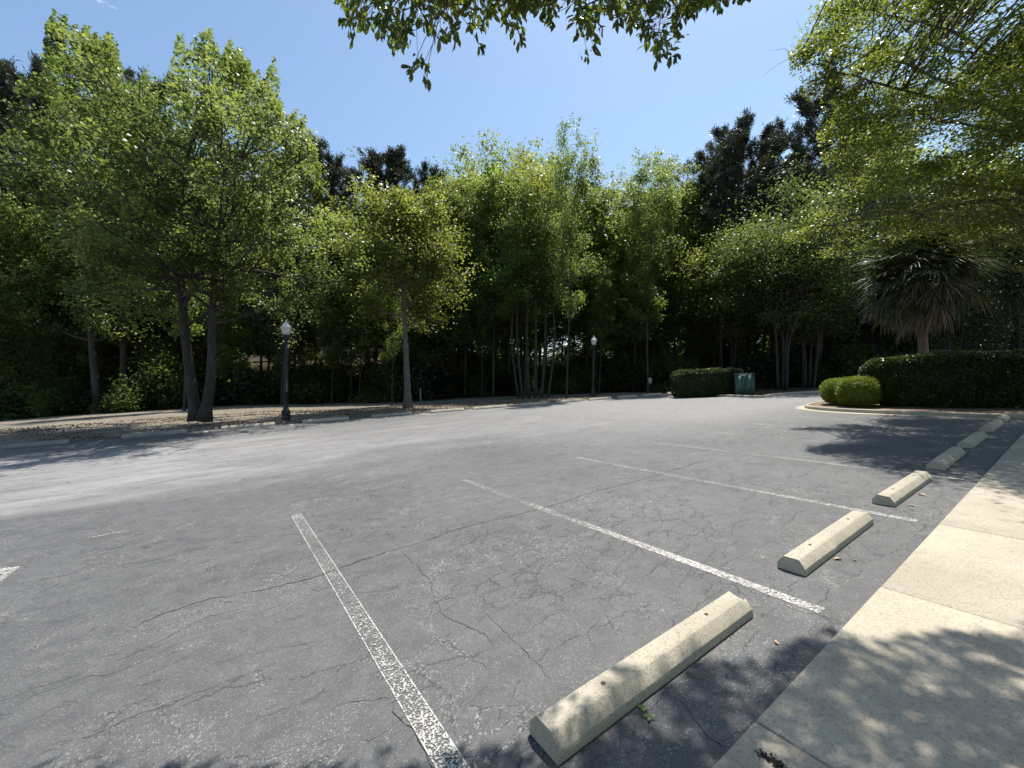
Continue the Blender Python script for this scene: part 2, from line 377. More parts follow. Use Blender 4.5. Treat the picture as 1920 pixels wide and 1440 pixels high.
def paint_mat(name, lo, hi):
    mt = bpy.data.materials.new(name); mt.use_nodes = True; t = mt.node_tree; g = NG(t); b = t.nodes['Principled BSDF']; out = t.nodes['Material Output']
    p = g.pos(); n1 = g.noise(p, 95, 3, 0.6); n2 = g.noise(p, 1.3, 4, 0.6); n3 = g.noise(p, 20, 3, 0.6)
    a = g.n('ShaderNodeAttribute', attribute_name='tint')
    v = g.math('ADD', g.math('ADD', g.math('MULTIPLY', n1.outputs['Fac'], 0.85), g.math('MULTIPLY', n3.outputs['Fac'], 0.25)), g.math('MULTIPLY', n2.outputs['Fac'], 0.2))
    v = g.math('ADD', v, g.math('MULTIPLY', g.math('SUBTRACT', a.outputs['Fac'], 0.5), 0.55))
    m_ = g.mr(v, lo, hi)
    tb = g.n('ShaderNodeBsdfTransparent'); ms = g.n('ShaderNodeMixShader')
    b.inputs['Base Color'].default_value = (0.52, 0.50, 0.46, 1); b.inputs['Roughness'].default_value = 0.7
    g.l(m_, ms.inputs[0]); g.l(tb.outputs[0], ms.inputs[1]); g.l(b.outputs[0], ms.inputs[2]); g.l(ms.outputs[0], out.inputs[0])
    return mt
M['paint'] = paint_mat('worn_paint', 0.66, 0.72)

def litter_mat(name, a, b_, c_):
    mt, t, b = new_mat(name); g = NG(t); p = g.pos()
    n1 = g.noise(g.mapv(p, (0.25, 1.0, 1)), 0.8, 5, 0.6); n2 = g.noise(p, 14, 4, 0.7); n3 = g.voro(p, 16)
    sepc = g.n('ShaderNodeSeparateColor'); g.l(n3.outputs['Color'], sepc.inputs[0])
    col = g.mix(g.mr(n1.outputs['Fac'], 0.38, 0.62), a, b_)
    col = g.mix(g.mr(n2.outputs['Fac'], 0.35, 0.7, 0, 0.6), col, c_)
    col = g.mix(g.mr(sepc.outputs[0], 0.6, 1.0, 0, 0.4), col, tuple(x*0.45 for x in a))
    g.l(col, b.inputs['Base Color']); b.inputs['Roughness'].default_value = 0.95; b.inputs['Specular IOR Level'].default_value = 0.15
    g.bump(g.math('ADD', n2.outputs['Fac'], sepc.outputs[1]), 0.7, 0.03, b)
    return mt
M['verge'] = litter_mat('verge_litter', (0.19, 0.165, 0.135), (0.29, 0.26, 0.22), (0.22, 0.18, 0.12))  # litter tones, their contrast also imitating dappled shade
M['wood_floor'] = litter_mat('wood_floor', (0.10, 0.065, 0.042), (0.15, 0.10, 0.062), (0.17, 0.12, 0.075))
M['mulch'] = litter_mat('mulch', (0.16, 0.11, 0.08), (0.24, 0.17, 0.12), (0.28, 0.21, 0.16))

def plain(name, c, rough=0.6, metal=0, spec=0.5, nz_=0.0, nsc=8):
    mt, t, b = new_mat(name); g = NG(t); b.inputs['Roughness'].default_value = rough; b.inputs['Metallic'].default_value = metal
    b.inputs['Specular IOR Level'].default_value = spec
    n1 = g.noise(g.ocoord(), nsc, 4, 0.6)
    g.l(g.mix(g.mr(n1.outputs['Fac'], 0.3, 0.7, 0, 1), tuple(x*(1-nz_) for x in c), tuple(min(1, x*(1+nz_)) for x in c)), b.inputs['Base Color'])
    return mt
M['black_iron'] = plain('black_iron', (0.012, 0.012, 0.016), 0.42, 0, 0.5, 0.15)
M['globe'] = plain('lamp_globe', (0.80, 0.80, 0.76), 0.25, 0, 0.5, 0.05)
bsd = M['globe'].node_tree.nodes['Principled BSDF']; bsd.inputs['Transmission Weight'].default_value = 0.25; bsd.inputs['Subsurface Weight'].default_value = 0.3
M['green_metal'] = plain('green_metal', (0.030, 0.085, 0.075), 0.45, 0, 0.5, 0.12, 3)
M['sign'] = plain('faded_sign', (0.33, 0.35, 0.31), 0.6, 0, 0.4, 0.15, 6)
M['stucco'] = plain('tan_stucco', (0.26, 0.20, 0.14), 0.9, 0, 0.2, 0.12, 2)
M['roof'] = plain('brown_shingle', (0.07, 0.055, 0.045), 0.9, 0, 0.2, 0.25, 6)
M['trim'] = plain('pale_trim', (0.30, 0.26, 0.21), 0.7, 0, 0.3, 0.08)
M['glass'] = plain('dark_glass', (0.02, 0.025, 0.03), 0.1, 0, 0.6, 0.1)
M['timber'] = plain('grey_timber', (0.22, 0.19, 0.15), 0.85, 0, 0.2, 0.3, 12)
M['berry'] = plain('dark_berry', (0.05, 0.03, 0.03), 0.5, 0, 0.4, 0.2)
M['litter'] = plain('litter_leaf', (0.20, 0.145, 0.09), 0.8, 0, 0.2, 0.45, 1.5)
M['leaf_dry'] = plain('dry_leaf', (0.45, 0.30, 0.17), 0.7, 0, 0.3, 0.25, 30)
M['leaf_green'] = plain('fallen_green_leaf', (0.13, 0.20, 0.05), 0.5, 0, 0.4, 0.25, 30)
M['crack'] = plain('crack_dirt', (0.042, 0.040, 0.037), 1.0, 0, 0.1, 0.3, 20)

# ------------------------------------------------------------------ ground, lot, kerbs, sidewalk
def sheet(name, poly, z, mat, kind='structure', label=None):
    mb = MB(); P = np.array([[x, y, 0] for x, y in poly], float)
    mb.add(P, [list(range(len(P)))])
    o = mb.obj(name, mat, loc=(0, 0, z)); tag(o, label, None, None, kind); return o
def YL(x):                                   # the lot's far long edge, where its wheel stops stand
    return 22.85-0.158*max(x, 0)
def on_edge(u, off=0.0):
    lo, hi = 700.0, 1000.0
    for _ in range(50):
        mid = (lo+hi)/2
        d = ray(u, mid)
        if d[2] > -1e-3: lo = mid; continue
        p = gp(u, mid)
        if p[1] > YL(p[0])+off: lo = mid
        else: hi = mid
    return gp(u, hi)

sheet('ground', [(-400, -400), (400, -400), (400, 400), (-400, 400)], -0.06, M['wood_floor'])
KERB = [gp(1243, 741.8)[:2], gp(1300, 742.5)[:2], gp(1360, 744)[:2], gp(1425, 746)[:2], (26.5, 11.0), (29.5, 10.2), (34, 8.4), (48, 7.5), (80, 7.5)]
EDGE = [(x, YL(x)+0.35) for x in (-60, -20, -6, 0, 6, 12, 18, 23.5)]
lot = [(-60, 1.0), (80, 1.0)]+[tuple(p) for p in KERB[::-1]]+EDGE[::-1]
sheet('parking_lot', lot, 0.0, M['asphalt'])
WE = [gp(-400, 830)[:2], gp(0, 793)[:2], gp(160, 778)[:2], gp(330, 764)[:2], gp(520, 754)[:2], gp(700, 747.5)[:2], gp(860, 744)[:2], gp(960, 743)[:2], gp(1040, 739)[:2], gp(1150, 736.5)[:2], gp(1235, 737)[:2]]
verge = EDGE+[tuple(KERB[0])]+[tuple(p) for p in WE[::-1]]
def berm(x, t):                               # height of the verge at fraction t of its width
    A = np.interp(x, [-30, 2, 7, 12], [0.34, 0.34, 0.10, 0.0])
    return A*np.interp(t, [0, .08, .32, .75, 1], [0, .2, 1, 1, 0])
EX = np.array(EDGE+[tuple(KERB[0])]); WX = np.array([tuple(p) for p in WE])
nx_, ny_ = 70, 14
ea = smoothpath(np.c_[EX, np.zeros(len(EX))], 400); ea = ea[np.linspace(0, 399, nx_).astype(int)]
wb = smoothpath(np.c_[WX, np.zeros(len(WX))], 400); wx_ = wb[np.linspace(0, 399, nx_).astype(int)]
ux = np.linspace(-700, 1240, nx_)
def cut(poly, u):                             # where the view column u meets a ground polyline
    pu, _, z = proj(poly); ok = z > 1; return np.array([np.interp(u, pu[ok], poly[ok][:, i]) for i in range(2)])
EA = np.array([cut(smoothpath(np.c_[EX, np.zeros(len(EX))], 600), u) for u in ux]); WB = np.array([cut(smoothpath(np.c_[WX, np.zeros(len(WX))], 600), u) for u in ux])
tt_ = np.linspace(0, 1, ny_)
G = EA[:, None, :]*(1-tt_)[None, :, None]+WB[:, None, :]*tt_[None, :, None]
Z = np.array([[0.012+berm(G[i, j, 0], tt_[j]) for j in range(ny_)] for i in range(nx_)])
i = np.arange(nx_-1)[:, None]*ny_; j = np.arange(ny_-1)[None, :]
mb = MB(); mb.add(np.concatenate([G, Z[..., None]], -1).reshape(-1, 3), np.stack([i+j, i+j+1, i+ny_+j+1, i+ny_+j], -1).reshape(-1, 4))
tag(mb.obj('verge', M['verge'], smooth=True), kind='structure')
sheet('far_pavement', [(28.6, -6), (60, -6), (60, 4.5), (28.6, 3.6)], 0.008, M['concrete'])

def kerb_run(name, pts, width=0.16, h=0.13, z0=-0.04, mat='kerb', n=40):
    P = smoothpath([(x, y, 0) for x, y in pts], n)
    T = np.gradient(P, axis=0); T /= np.linalg.norm(T, axis=1)[:, None]; N = np.stack([-T[:, 1], T[:, 0], 0*T[:, 0]], 1)
    prof = [(0, z0), (0.0, h-0.03), (0.02, h-0.008), (0.045, h), (width-0.02, h), (width, h-0.02), (width, z0)]
    V = np.stack([P+N*a+np.array([0, 0, b]) for a, b in prof], 1); k = len(prof)
    i = np.arange(n-1)[:, None]*k; j = np.arange(k-1)[None, :]
    mb = MB(); mb.add(V.reshape(-1, 3), np.stack([i+j, i+k+j, i+k+j+1, i+j+1], -1).reshape(-1, 4))
    mb.add(V[0], [list(range(k))]); mb.add(V[-1], [list(range(k))[::-1]])
    o = mb.obj(name, M[mat]); tag(o, kind='structure'); return o
kerb_run('far_kerb', [tuple(p) for p in KERB][::1], n=70)
M['edging'] = concrete_mat('edging_concrete', (0.10, 0.09, 0.075), (0.19, 0.17, 0.14), 0.6)
kerb_run('edging_kerb', EDGE, 0.10, 0.05, mat='edging', n=60)

# island with its kerb and gutter pan
ISL = [(17.75, -9), (17.75, -3), (17.8, 1.0), (17.85, 3.6), (18.0, 5.0), (18.35, 6.0), (19.0, 6.75), (19.9, 7.05), (21.5, 7.1), (24.5, 7.1), (26.6, 6.7), (27.8, 5.6), (28.2, 3.5), (28.2, 0), (28.2, -9)]
kerb_run('island_kerb', ISL[::-1], 0.15, 0.14, n=90)
pan = smoothpath([(x, y, 0) for x, y in ISL], 90)
T = np.gradient(pan, axis=0); T /= np.linalg.norm(T, axis=1)[:, None]; N = np.stack([-T[:, 1], T[:, 0], 0*T[:, 0]], 1)
wd = 0.30*np.clip((pan[:, 1]-2.0)/2.5, 0.0, 1)[:, None]*np.clip((25-pan[:, 0])/1.5, 0, 1)[:, None]
V = np.concatenate([pan+N*(0.005+wd)+[0, 0, 0.006], pan+N*0.004+[0, 0, 0.02]]); n_ = len(pan)
mb = MB(); mb.add(V, [[i, i+1, n_+i+1, n_+i] for i in range(n_-1)]); tag(mb.obj('gutter', M['concrete']), kind='structure')
inner = pan-N*0.14
sheet('island_bed', [tuple(p[:2]) for p in inner], 0.10, M['mulch'])

# sidewalk slabs with open joints
mb = MB(); rg = random.Random(4)
xs = [-14+2.02*k-0.08 for k in range(17)]
for a, b in zip(xs[:-1], xs[1:]):
    e = 0.006; top = 0.022+rg.uniform(-0.002, 0.003); c = 0.009
    x0, x1, y0, y1 = a+e, b-e, -1.25, 1.0
    V = [(x0, y0, -0.05), (x1, y0, -0.05), (x1, y1, -0.05), (x0, y1, -0.05), (x0, y0, top-c), (x1, y0, top-c), (x1, y1, top-c), (x0, y1, top-c),
         (x0+c, y0+c, top), (x1-c, y0+c, top), (x1-c, y1-c, top), (x0+c, y1-c, top)]
    mb.add(V, [[0, 1, 5, 4], [1, 2, 6, 5], [2, 3, 7, 6], [3, 0, 4, 7], [4, 5, 9, 8], [5, 6, 10, 9], [6, 7, 11, 10], [7, 4, 8, 11], [8, 9, 10, 11]])
tag(mb.obj('sidewalk', M['concrete']), kind='structure')
sheet('joint_soil', [(-14, -1.3), (17.9, -1.3), (17.9, 0.99), (-14, 0.99)], 0.005, M['joint'])

# ------------------------------------------------------------------ painted lines
def ribbon(mb, pts, width, z, tint=0.5, wob=0.0, seed=0, closed=False):
    rr = np.random.RandomState(seed); P = np.asarray(pts, float)
    L = np.linalg.norm(P[-1]-P[0]); n = max(3, int(L/0.05)+1); t = np.linspace(0, 1, n)[:, None]
    if len(P) == 2: Q = P[0]*(1-t)+P[1]*t
    else: Q = smoothpath(np.c_[P, np.zeros(len(P))], n)[:, :2]
    T = np.gradient(Q, axis=0); T /= np.linalg.norm(T, axis=1)[:, None]+1e-9; N = np.stack([-T[:, 1], T[:, 0]], 1)
    a = width/2+wob*rr.randn(n)[:, None]; b = width/2+wob*rr.randn(n)[:, None]
    V = np.concatenate([np.c_[Q+N*a, np.full(n, z)], np.c_[Q-N*b, np.full(n, z)]])
    F = [[i, i+1, n+i+1, n+i] for i in range(n-1)]
    tt = np.broadcast_to(np.asarray(tint, float), (n-1,)) if np.ndim(tint) == 0 else np.interp(np.linspace(0, 1, n-1), np.linspace(0, 1, len(tint)), tint)
    mb.add(V, F, tt)
mb = MB()
# right-hand bays: (x, y start near the walk, y end, wear along the line)
bays = [(0.787, 0.55, 6.43, [0.56, 0.55, 0.46, 0.41, 0.39, 0.42, 0.48]), (3.43, 1.16, 6.46, [0.58, 0.64, 0.57, 0.49, 0.44, 0.45, 0.48]), (6.14, 1.17, 6.40, [0.54, 0.54, 0.47, 0.44, 0.45, 0.46, 0.5]),
        (8.70, 1.15, 6.38, [0.62, 0.52, 0.44, 0.42, 0.45, 0.5]), (11.1, 1.2, 6.3, [0.4, 0.34, 0.3, 0.42, 0.5]), (13.42, 1.2, 6.15, [0.3, 0.34, 0.45, 0.5, 0.5]), (15.9, 1.3, 6.1, [0.3, 0.34, 0.42, 0.46])]
for k, (x, a, b, tn) in enumerate(bays):
    ribbon(mb, [(x, a), (x, b)], 0.105, 0.004, tn, 0.0015, k)
    for s_ in (-1, 1):                       # crisp outer edges left by an older, narrower repaint
        ribbon(mb, [(x+s_*0.058, a+0.1), (x+s_*0.058, b-0.05)], 0.008, 0.0042, 0.66 if k < 1 else 0.3, 0.0, k)
# left row lines, mostly gone
STOPS_U = [(-190, -45), (-25, 157), (229, 357), (416, 520), (567, 657), (695.6, 771), (806, 868), (886, 951), (973, 1023), (1041.5, 1086), (1102, 1143), (1157, 1192), (1204, 1238), (1249, 1278)]
lst = [(on_edge(a), on_edge(b)) for a, b in STOPS_U]
for k in range(1, len(lst)-1):
    mx_ = (lst[k][1][:2]+lst[k+1][0][:2])/2
    ribbon(mb, [mx_+[0, -0.1], mx_+[-0.05, -5.0]], 0.11, 0.004, [0.72, 0.5, 0.25, 0.3, 0.42, 0.15], 0.002, 20+k)
# tip of a painted arrow at the left
A0 = gp(39, 1062); A1 = gp(-30, 1070); A2 = gp(-34, 1118)
mb.add([[*A0[:2], 0.004], [*A1[:2], 0.004], [*A2[:2], 0.004]], [[0, 1, 2]], [0.60])
# scraps of old paint
rg = np.random.RandomState(8)
for (u, v, l) in [(365, 846, .5), (385, 843, .4), (410, 843, .4), (425, 846, .3), (985, 783, .8), (1003, 782, .6), (1070, 787, .7), (1090, 790, .5), (927, 804, .5), (1600, 777, .5), (170, 1008, .3), (1330, 811, .5), (1435, 803, .7), (520, 876, .3)]:
    c = gp(u, v)[:2]; a = rg.uniform(-0.3, 0.3)
    ribbon(mb, [c, c+l*np.array([math.cos(a), math.sin(a)])], 0.05, 0.004, 0.48, 0.006, int(u))
tag(mb.obj('road_markings', M['paint']), kind='structure')

# ------------------------------------------------------------------ long cracks
mb = MB()
def crack(px, w0=0.008, seed=0):
    rr = np.random.RandomState(seed)
    P = np.array([gp(u, v)[:2] for u, v in px]); L = np.sum(np.linalg.norm(np.diff(P, axis=0), axis=1)); n = max(12, int(L/0.035))
    Q = smoothpath(np.c_[P, np.zeros(len(P))], n)[:, :2]
    jj = np.cumsum(rr.randn(n, 2)*0.009, 0); jj -= np.linspace(0, 1, n)[:, None]*jj[-1]; Q = Q+jj+rr.randn(n, 2)*0.003
    T = np.gradient(Q, axis=0); T /= np.linalg.norm(T, axis=1)[:, None]+1e-9; N = np.stack([-T[:, 1], T[:, 0]], 1)
    gate = np.convolve(rr.rand(n+8), np.ones(9)/9, 'valid')+.08
    W = (w0*0.25*(0.3+0.9*rr.rand(n))*np.clip((gate-0.30)*5, 0.3, 1)*np.clip(np.minimum(np.arange(n), n-1-np.arange(n))/(n*.15), .1, 1))[:, None]
    V = np.concatenate([np.c_[Q+N*W, np.full(n, 0.0024)], np.c_[Q-N*W, np.full(n, 0.0024)]])
    mb.add(V, [[i, i+1, n+i+1, n+i] for i in range(n-1)])
for k, (px, w0) in enumerate([
    ([(0, 1101), (90, 1085), (180, 1062), (290, 1045), (400, 1022), (560, 1003)], 0.013),
    ([(150, 1215), (270, 1160), (380, 1125), (520, 1098), (640, 1058), (760, 1022), (860, 990), (960, 965), (1100, 925), (1230, 893), (1330, 862), (1400, 848)], 0.022),
    ([(750, 1025), (775, 1050), (815, 1085), (818, 1110), (850, 1150), (900, 1180), (940, 1215)], 0.011),
    ([(1245, 1296), (1275, 1320), (1300, 1345), (1335, 1385), (1365, 1400)], 0.009),
    ([(1445, 1127), (1500, 1145), (1545, 1156), (1583, 1167)], 0.006),
    ([(600, 1340), (640, 1322), (700, 1315), (735, 1310)], 0.008),
    ([(735, 1312), (760, 1352), (790, 1400), (812, 1440), (830, 1470)], 0.013),
    ([(1080, 860), (1200, 905), (1300, 925), (1400, 955)], 0.005),
    ([(1478, 865), (1520, 855), (1560, 845), (1572, 830)], 0.010),
    ([(1010, 1000), (1100, 1010), (1150, 985), (1240, 975)], 0.006),
    ([(1090, 935), (1130, 985), (1110, 1020), (1160, 1050)], 0.006),
    ([(200, 1245), (300, 1200), (380, 1160), (500, 1130)], 0.007),
    ([(0, 1330), (110, 1285), (230, 1250), (330, 1205), (450, 1180)], 0.007),
    ([(60, 1410), (170, 1380), (290, 1330), (420, 1290)], 0.006),
    ([(1100, 1250), (1120, 1215), (1105, 1190), (1125, 1160)], 0.005),
    ([(660, 930), (760, 905), (900, 880), (1050, 850)], 0.007),
    ([(900, 1140), (960, 1185), (1010, 1240), (1035, 1275)], 0.007),
    ([(400, 1080), (520, 1075), (640, 1110), (760, 1100)], 0.005)]):
    crack(px, w0, k)
tag(mb.obj('pavement_cracks', M['crack']), kind='structure')

# ------------------------------------------------------------------ wheel stops
def stop_mesh(seed, L=1.83, W=0.215, H=0.122, mat='stop'):
    rr = np.random.RandomState(seed)
    nx = 44; X = np.linspace(0, L, nx)
    prof = np.array([(0, 0.004), (0.001, 0.057), (0.004, 0.062), (0.048, H-0.004), (0.053, H), (W-0.053, H), (W-0.048, H-0.004), (W-0.004, 0.062), (W-0.001, 0.057), (W, 0.004)])
    V = np.zeros((nx, len(prof), 3)); V[:, :, 0] = X[:, None]; V[:, :, 1] = -prof[None, :, 0]; V[:, :, 2] = prof[None, :, 1]
    V[:, 2:8, 1:] += rr.randn(nx, 6, 2)*0.0005
    # moulded end faces lean in a little at the top; a few chipped edges
    V[0, :, 0] += prof[:, 1]*0.08; V[-1, :, 0] -= prof[:, 1]*0.08
    V[0, :, 0] += rr.rand(len(prof))*0.004; V[-1, :, 0] -= rr.rand(len(prof))*0.006
    for _ in range(9):
        i = rr.choice([0, 1, nx-1, nx-2, rr.randint(2, nx-2)]); j = rr.choice([4, 5, 6, 7]); V[i, j, 2] -= rr.uniform(0.003, 0.011)
    k = len(prof); i = np.arange(nx-1)[:, None]*k; j = np.arange(k-1)[None, :]
    mb = MB(); mb.add(V.reshape(-1, 3), np.stack([i+j, i+j+1, i+k+j+1, i+k+j], -1).reshape(-1, 4))
    mb.add(V[0], [list(range(k))[::-1]]); mb.add(V[-1], [list(range(k))]); mb.add(V[[0, -1]][:, [0, -1]].reshape(-1, 3), [[0, 1, 3, 2]])
    return mb
rebar = MB(); rebar.lathe([(0.0, 0.006), (0.010, 0.006), (0.0135, 0.003), (0.0135, 0.0)], 14)
ring = MB(); ring.lathe([(0.0136, 0.0012), (0.026, 0.0008), (0.028, 0.0)], 18)
M['rust'] = plain('rusty_pin', (0.14, 0.085, 0.06), 0.85, 0, 0.3, 0.3, 60)
pin_me = rebar.mesh('anchor_pin', M['rust'], True)
XS = [1.168, 3.896, 6.55, 9.21, 11.79, 14.55, 16.7]
LAB = ['nearest pale concrete wheel stop, its near end mottled by leaf shadow', 'sunlit pale wheel stop with a tan leaf behind it, second from the camera',
       'sunlit pale wheel stop third from the camera, just before the striped shade begins', 'wheel stop striped by tree shade, first one in the shadow beyond the sunlit ones',
       'shade-striped wheel stop, second in the tree shadow', 'shade-striped wheel stop, third in the tree shadow', 'farthest wheel stop of the right row, close to the island kerb']
for k, x in enumerate(XS):
    t = empty('wheel_stop', (x, 1.643+(0, .0, .01, -.01, .0, .02, 0)[k], 0), LAB[k], 'wheel stop', 'wheel stops along the sidewalk', rz=rad((0, 0.2, -0.5, 0.4, 0, -0.6, 0.5)[k]))
    stop_mesh(k).obj('concrete_bar', M['stop'], t)
    for px_ in (0.42, 1.42):
        p_ = bpy.data.objects.new('anchor_pin', pin_me); COL.objects.link(p_); p_.parent = t; p_.location = (px_, -0.107, 0.1215)
names_l = ['', 'shaded wheel stop at the far left edge of the lot, cut by the frame', 'wheel stop in the tree shadow left of the twin-trunked tree',
           'pale wheel stop between the twin-trunked tree and the left lamp post', 'long sunlit wheel stop just right of the left lamp post',
           'dark shaded wheel stop in front of the single grey-trunked tree', 'wheel stop just right of the single grey-trunked tree',
           'wheel stop with a low kerb piece at its left, fourth from left lamp post', 'wheel stop in front of the multi-stemmed clump',
           'wheel stop in front of the slim straight tree', 'wheel stop directly in front of the right lamp post',
           'first wheel stop right of the right lamp post', 'second wheel stop right of the right lamp post', 'wheel stop at the left end of the small clipped hedge']
for k, (a, b) in enumerate(lst):
    if k == 0: continue
    d = (b-a)[:2]; L = np.clip(np.linalg.norm(d), 1.7, 2.1)
    mb = stop_mesh(50+k, L, 0.21, 0.155)
    o = mb.obj('wheel_stop', M['stop_shaded'] if k in (1, 2, 5) else M['stop'], loc=(a[0], a[1], 0)); o.rotation_euler = (0, 0, math.atan2(d[1], d[0]))
    tag(o, names_l[k], 'wheel stop', 'wheel stops along the far edge of the lot')

# ------------------------------------------------------------------ street lamps
def lamp(loc, height, label):
    t = empty('street_lamp', (0, 0, 0), label, 'street lamp', 'post-top street lamps at the edge of the lot')
    k = height/4.6
    b = MB(); b.lathe([(0.0, 0), (0.215, 0), (0.215, 0.05), (0.19, 0.09), (0.185, 0.20), (0.205, 0.24), (0.165, 0.31), (0.145, 0.50), (0.155, 0.55), (0.115, 0.62), (0.10, 0.70)], 20)
    for q in range(8):
        a = q*math.pi/4; b.box((0.168*math.cos(a), 0.168*math.sin(a), 0.41), (0.03, 0.03, 0.2), [[math.cos(a), -math.sin(a), 0], [math.sin(a), math.cos(a), 0], [0, 0, 1]])
    b.obj('base', M['black_iron'], t, True)
    s = MB(); s.lathe([(0.100, 0.69), (0.098, 1.35), (0.118, 1.37), (0.118, 1.40), (0.094, 1.42), (0.078, 3.55), (0.092, 3.57), (0.092, 3.60), (0.075, 3.62), (0.072, 3.66)], 20)
    for q in range(12):
        a = q*math.pi/6; s.box((0.084*math.cos(a), 0.084*math.sin(a), 2.48), (0.012, 0.012, 2.05), [[math.cos(a), -math.sin(a), 0], [math.sin(a), math.cos(a), 0], [0, 0, 1]])
    s.obj('post', M['black_iron'], t, True)
    f = MB(); f.lathe([(0.072, 3.65), (0.10, 3.70), (0.125, 3.78), (0.165, 3.83), (0.17, 3.90), (0.145, 3.93), (0.0, 3.93)], 20)
    f.obj('fitter', M['black_iron'], t, True)
    g_ = MB(); g_.lathe([(0.0, 3.935), (0.14, 3.935), (0.165, 4.02), (0.215, 4.22), (0.225, 4.28), (0.215, 4.32), (0.155, 4.36), (0.15, 4.37), (0.115, 4.43), (0.06, 4.49), (0.045, 4.52), (0.055, 4.545), (0.035, 4.58), (0.0, 4.6)], 24)
    g_.obj('globe', M['globe'], t, True)
    place(t, loc, 0.3, (k, k, k)); return t
p = gp(536, 792); lamp(p, 5.15, 'black post lamp with white acorn globe right of the twin-trunked tree')
p = gp(1112, 745); lamp(p, 4.60, 'black post lamp with white acorn globe beside the multi-stemmed trees, the one farther right')

# ------------------------------------------------------------------ trees
def leaves(mb, C, rs, size, asp=0.7, up=0.5, tint=None, jitter=0.35, fold=0.18, droop=0.0):
    """rhombic folded leaves at points C"""
    n = len(C)
    N = rs.randn(n, 3); N /= np.linalg.norm(N, axis=1)[:, None]; N[:, 2] = np.abs(N[:, 2])+up; N /= np.linalg.norm(N, axis=1)[:, None]
    D = rs.randn(n, 3); D[:, 2] -= droop; D -= (D*N).sum(1)[:, None]*N; D /= np.linalg.norm(D, axis=1)[:, None]+1e-9
    S = np.cross(N, D); L = (size*(1+jitter*(rs.rand(n)*2-1)))[:, None]
    W = L*asp*0.5
    V = np.stack([C-D*L*0.5, C+S*W+N*L*fold-D*L*0.08, C+D*L*0.5, C-S*W+N*L*fold-D*L*0.08], 1)
    mb.add(V.reshape(-1, 3), np.arange(4*n).reshape(n, 4), rs.rand(n) if tint is None else tint)
def clump_points(rs, C, n, sig, flat=0.7, shell=False):
    k = len(C); idx = rs.randint(0, k, n); r = rs.randn(n, 3)
    if shell: r /= (np.linalg.norm(r, axis=1)[:, None]**0.6+1e-6)
    s = np.asarray(sig) if np.ndim(sig) else np.full(k, sig)
    return C[idx]+r*s[idx][:, None]*np.array([1, 1, flat]), idx
def limb_path(rs, a, d, L, up=0.3, wig=0.12, n=7):
    P = [np.array(a, float)]; d = np.array(d, float); d /= np.linalg.norm(d); st = L/(n-1)
    for _ in range(n-1):
        d = d+rs.randn(3)*wig+np.array([0, 0, up/n]); d /= np.linalg.norm(d); P.append(P[-1]+d*st)
    return np.array(P)

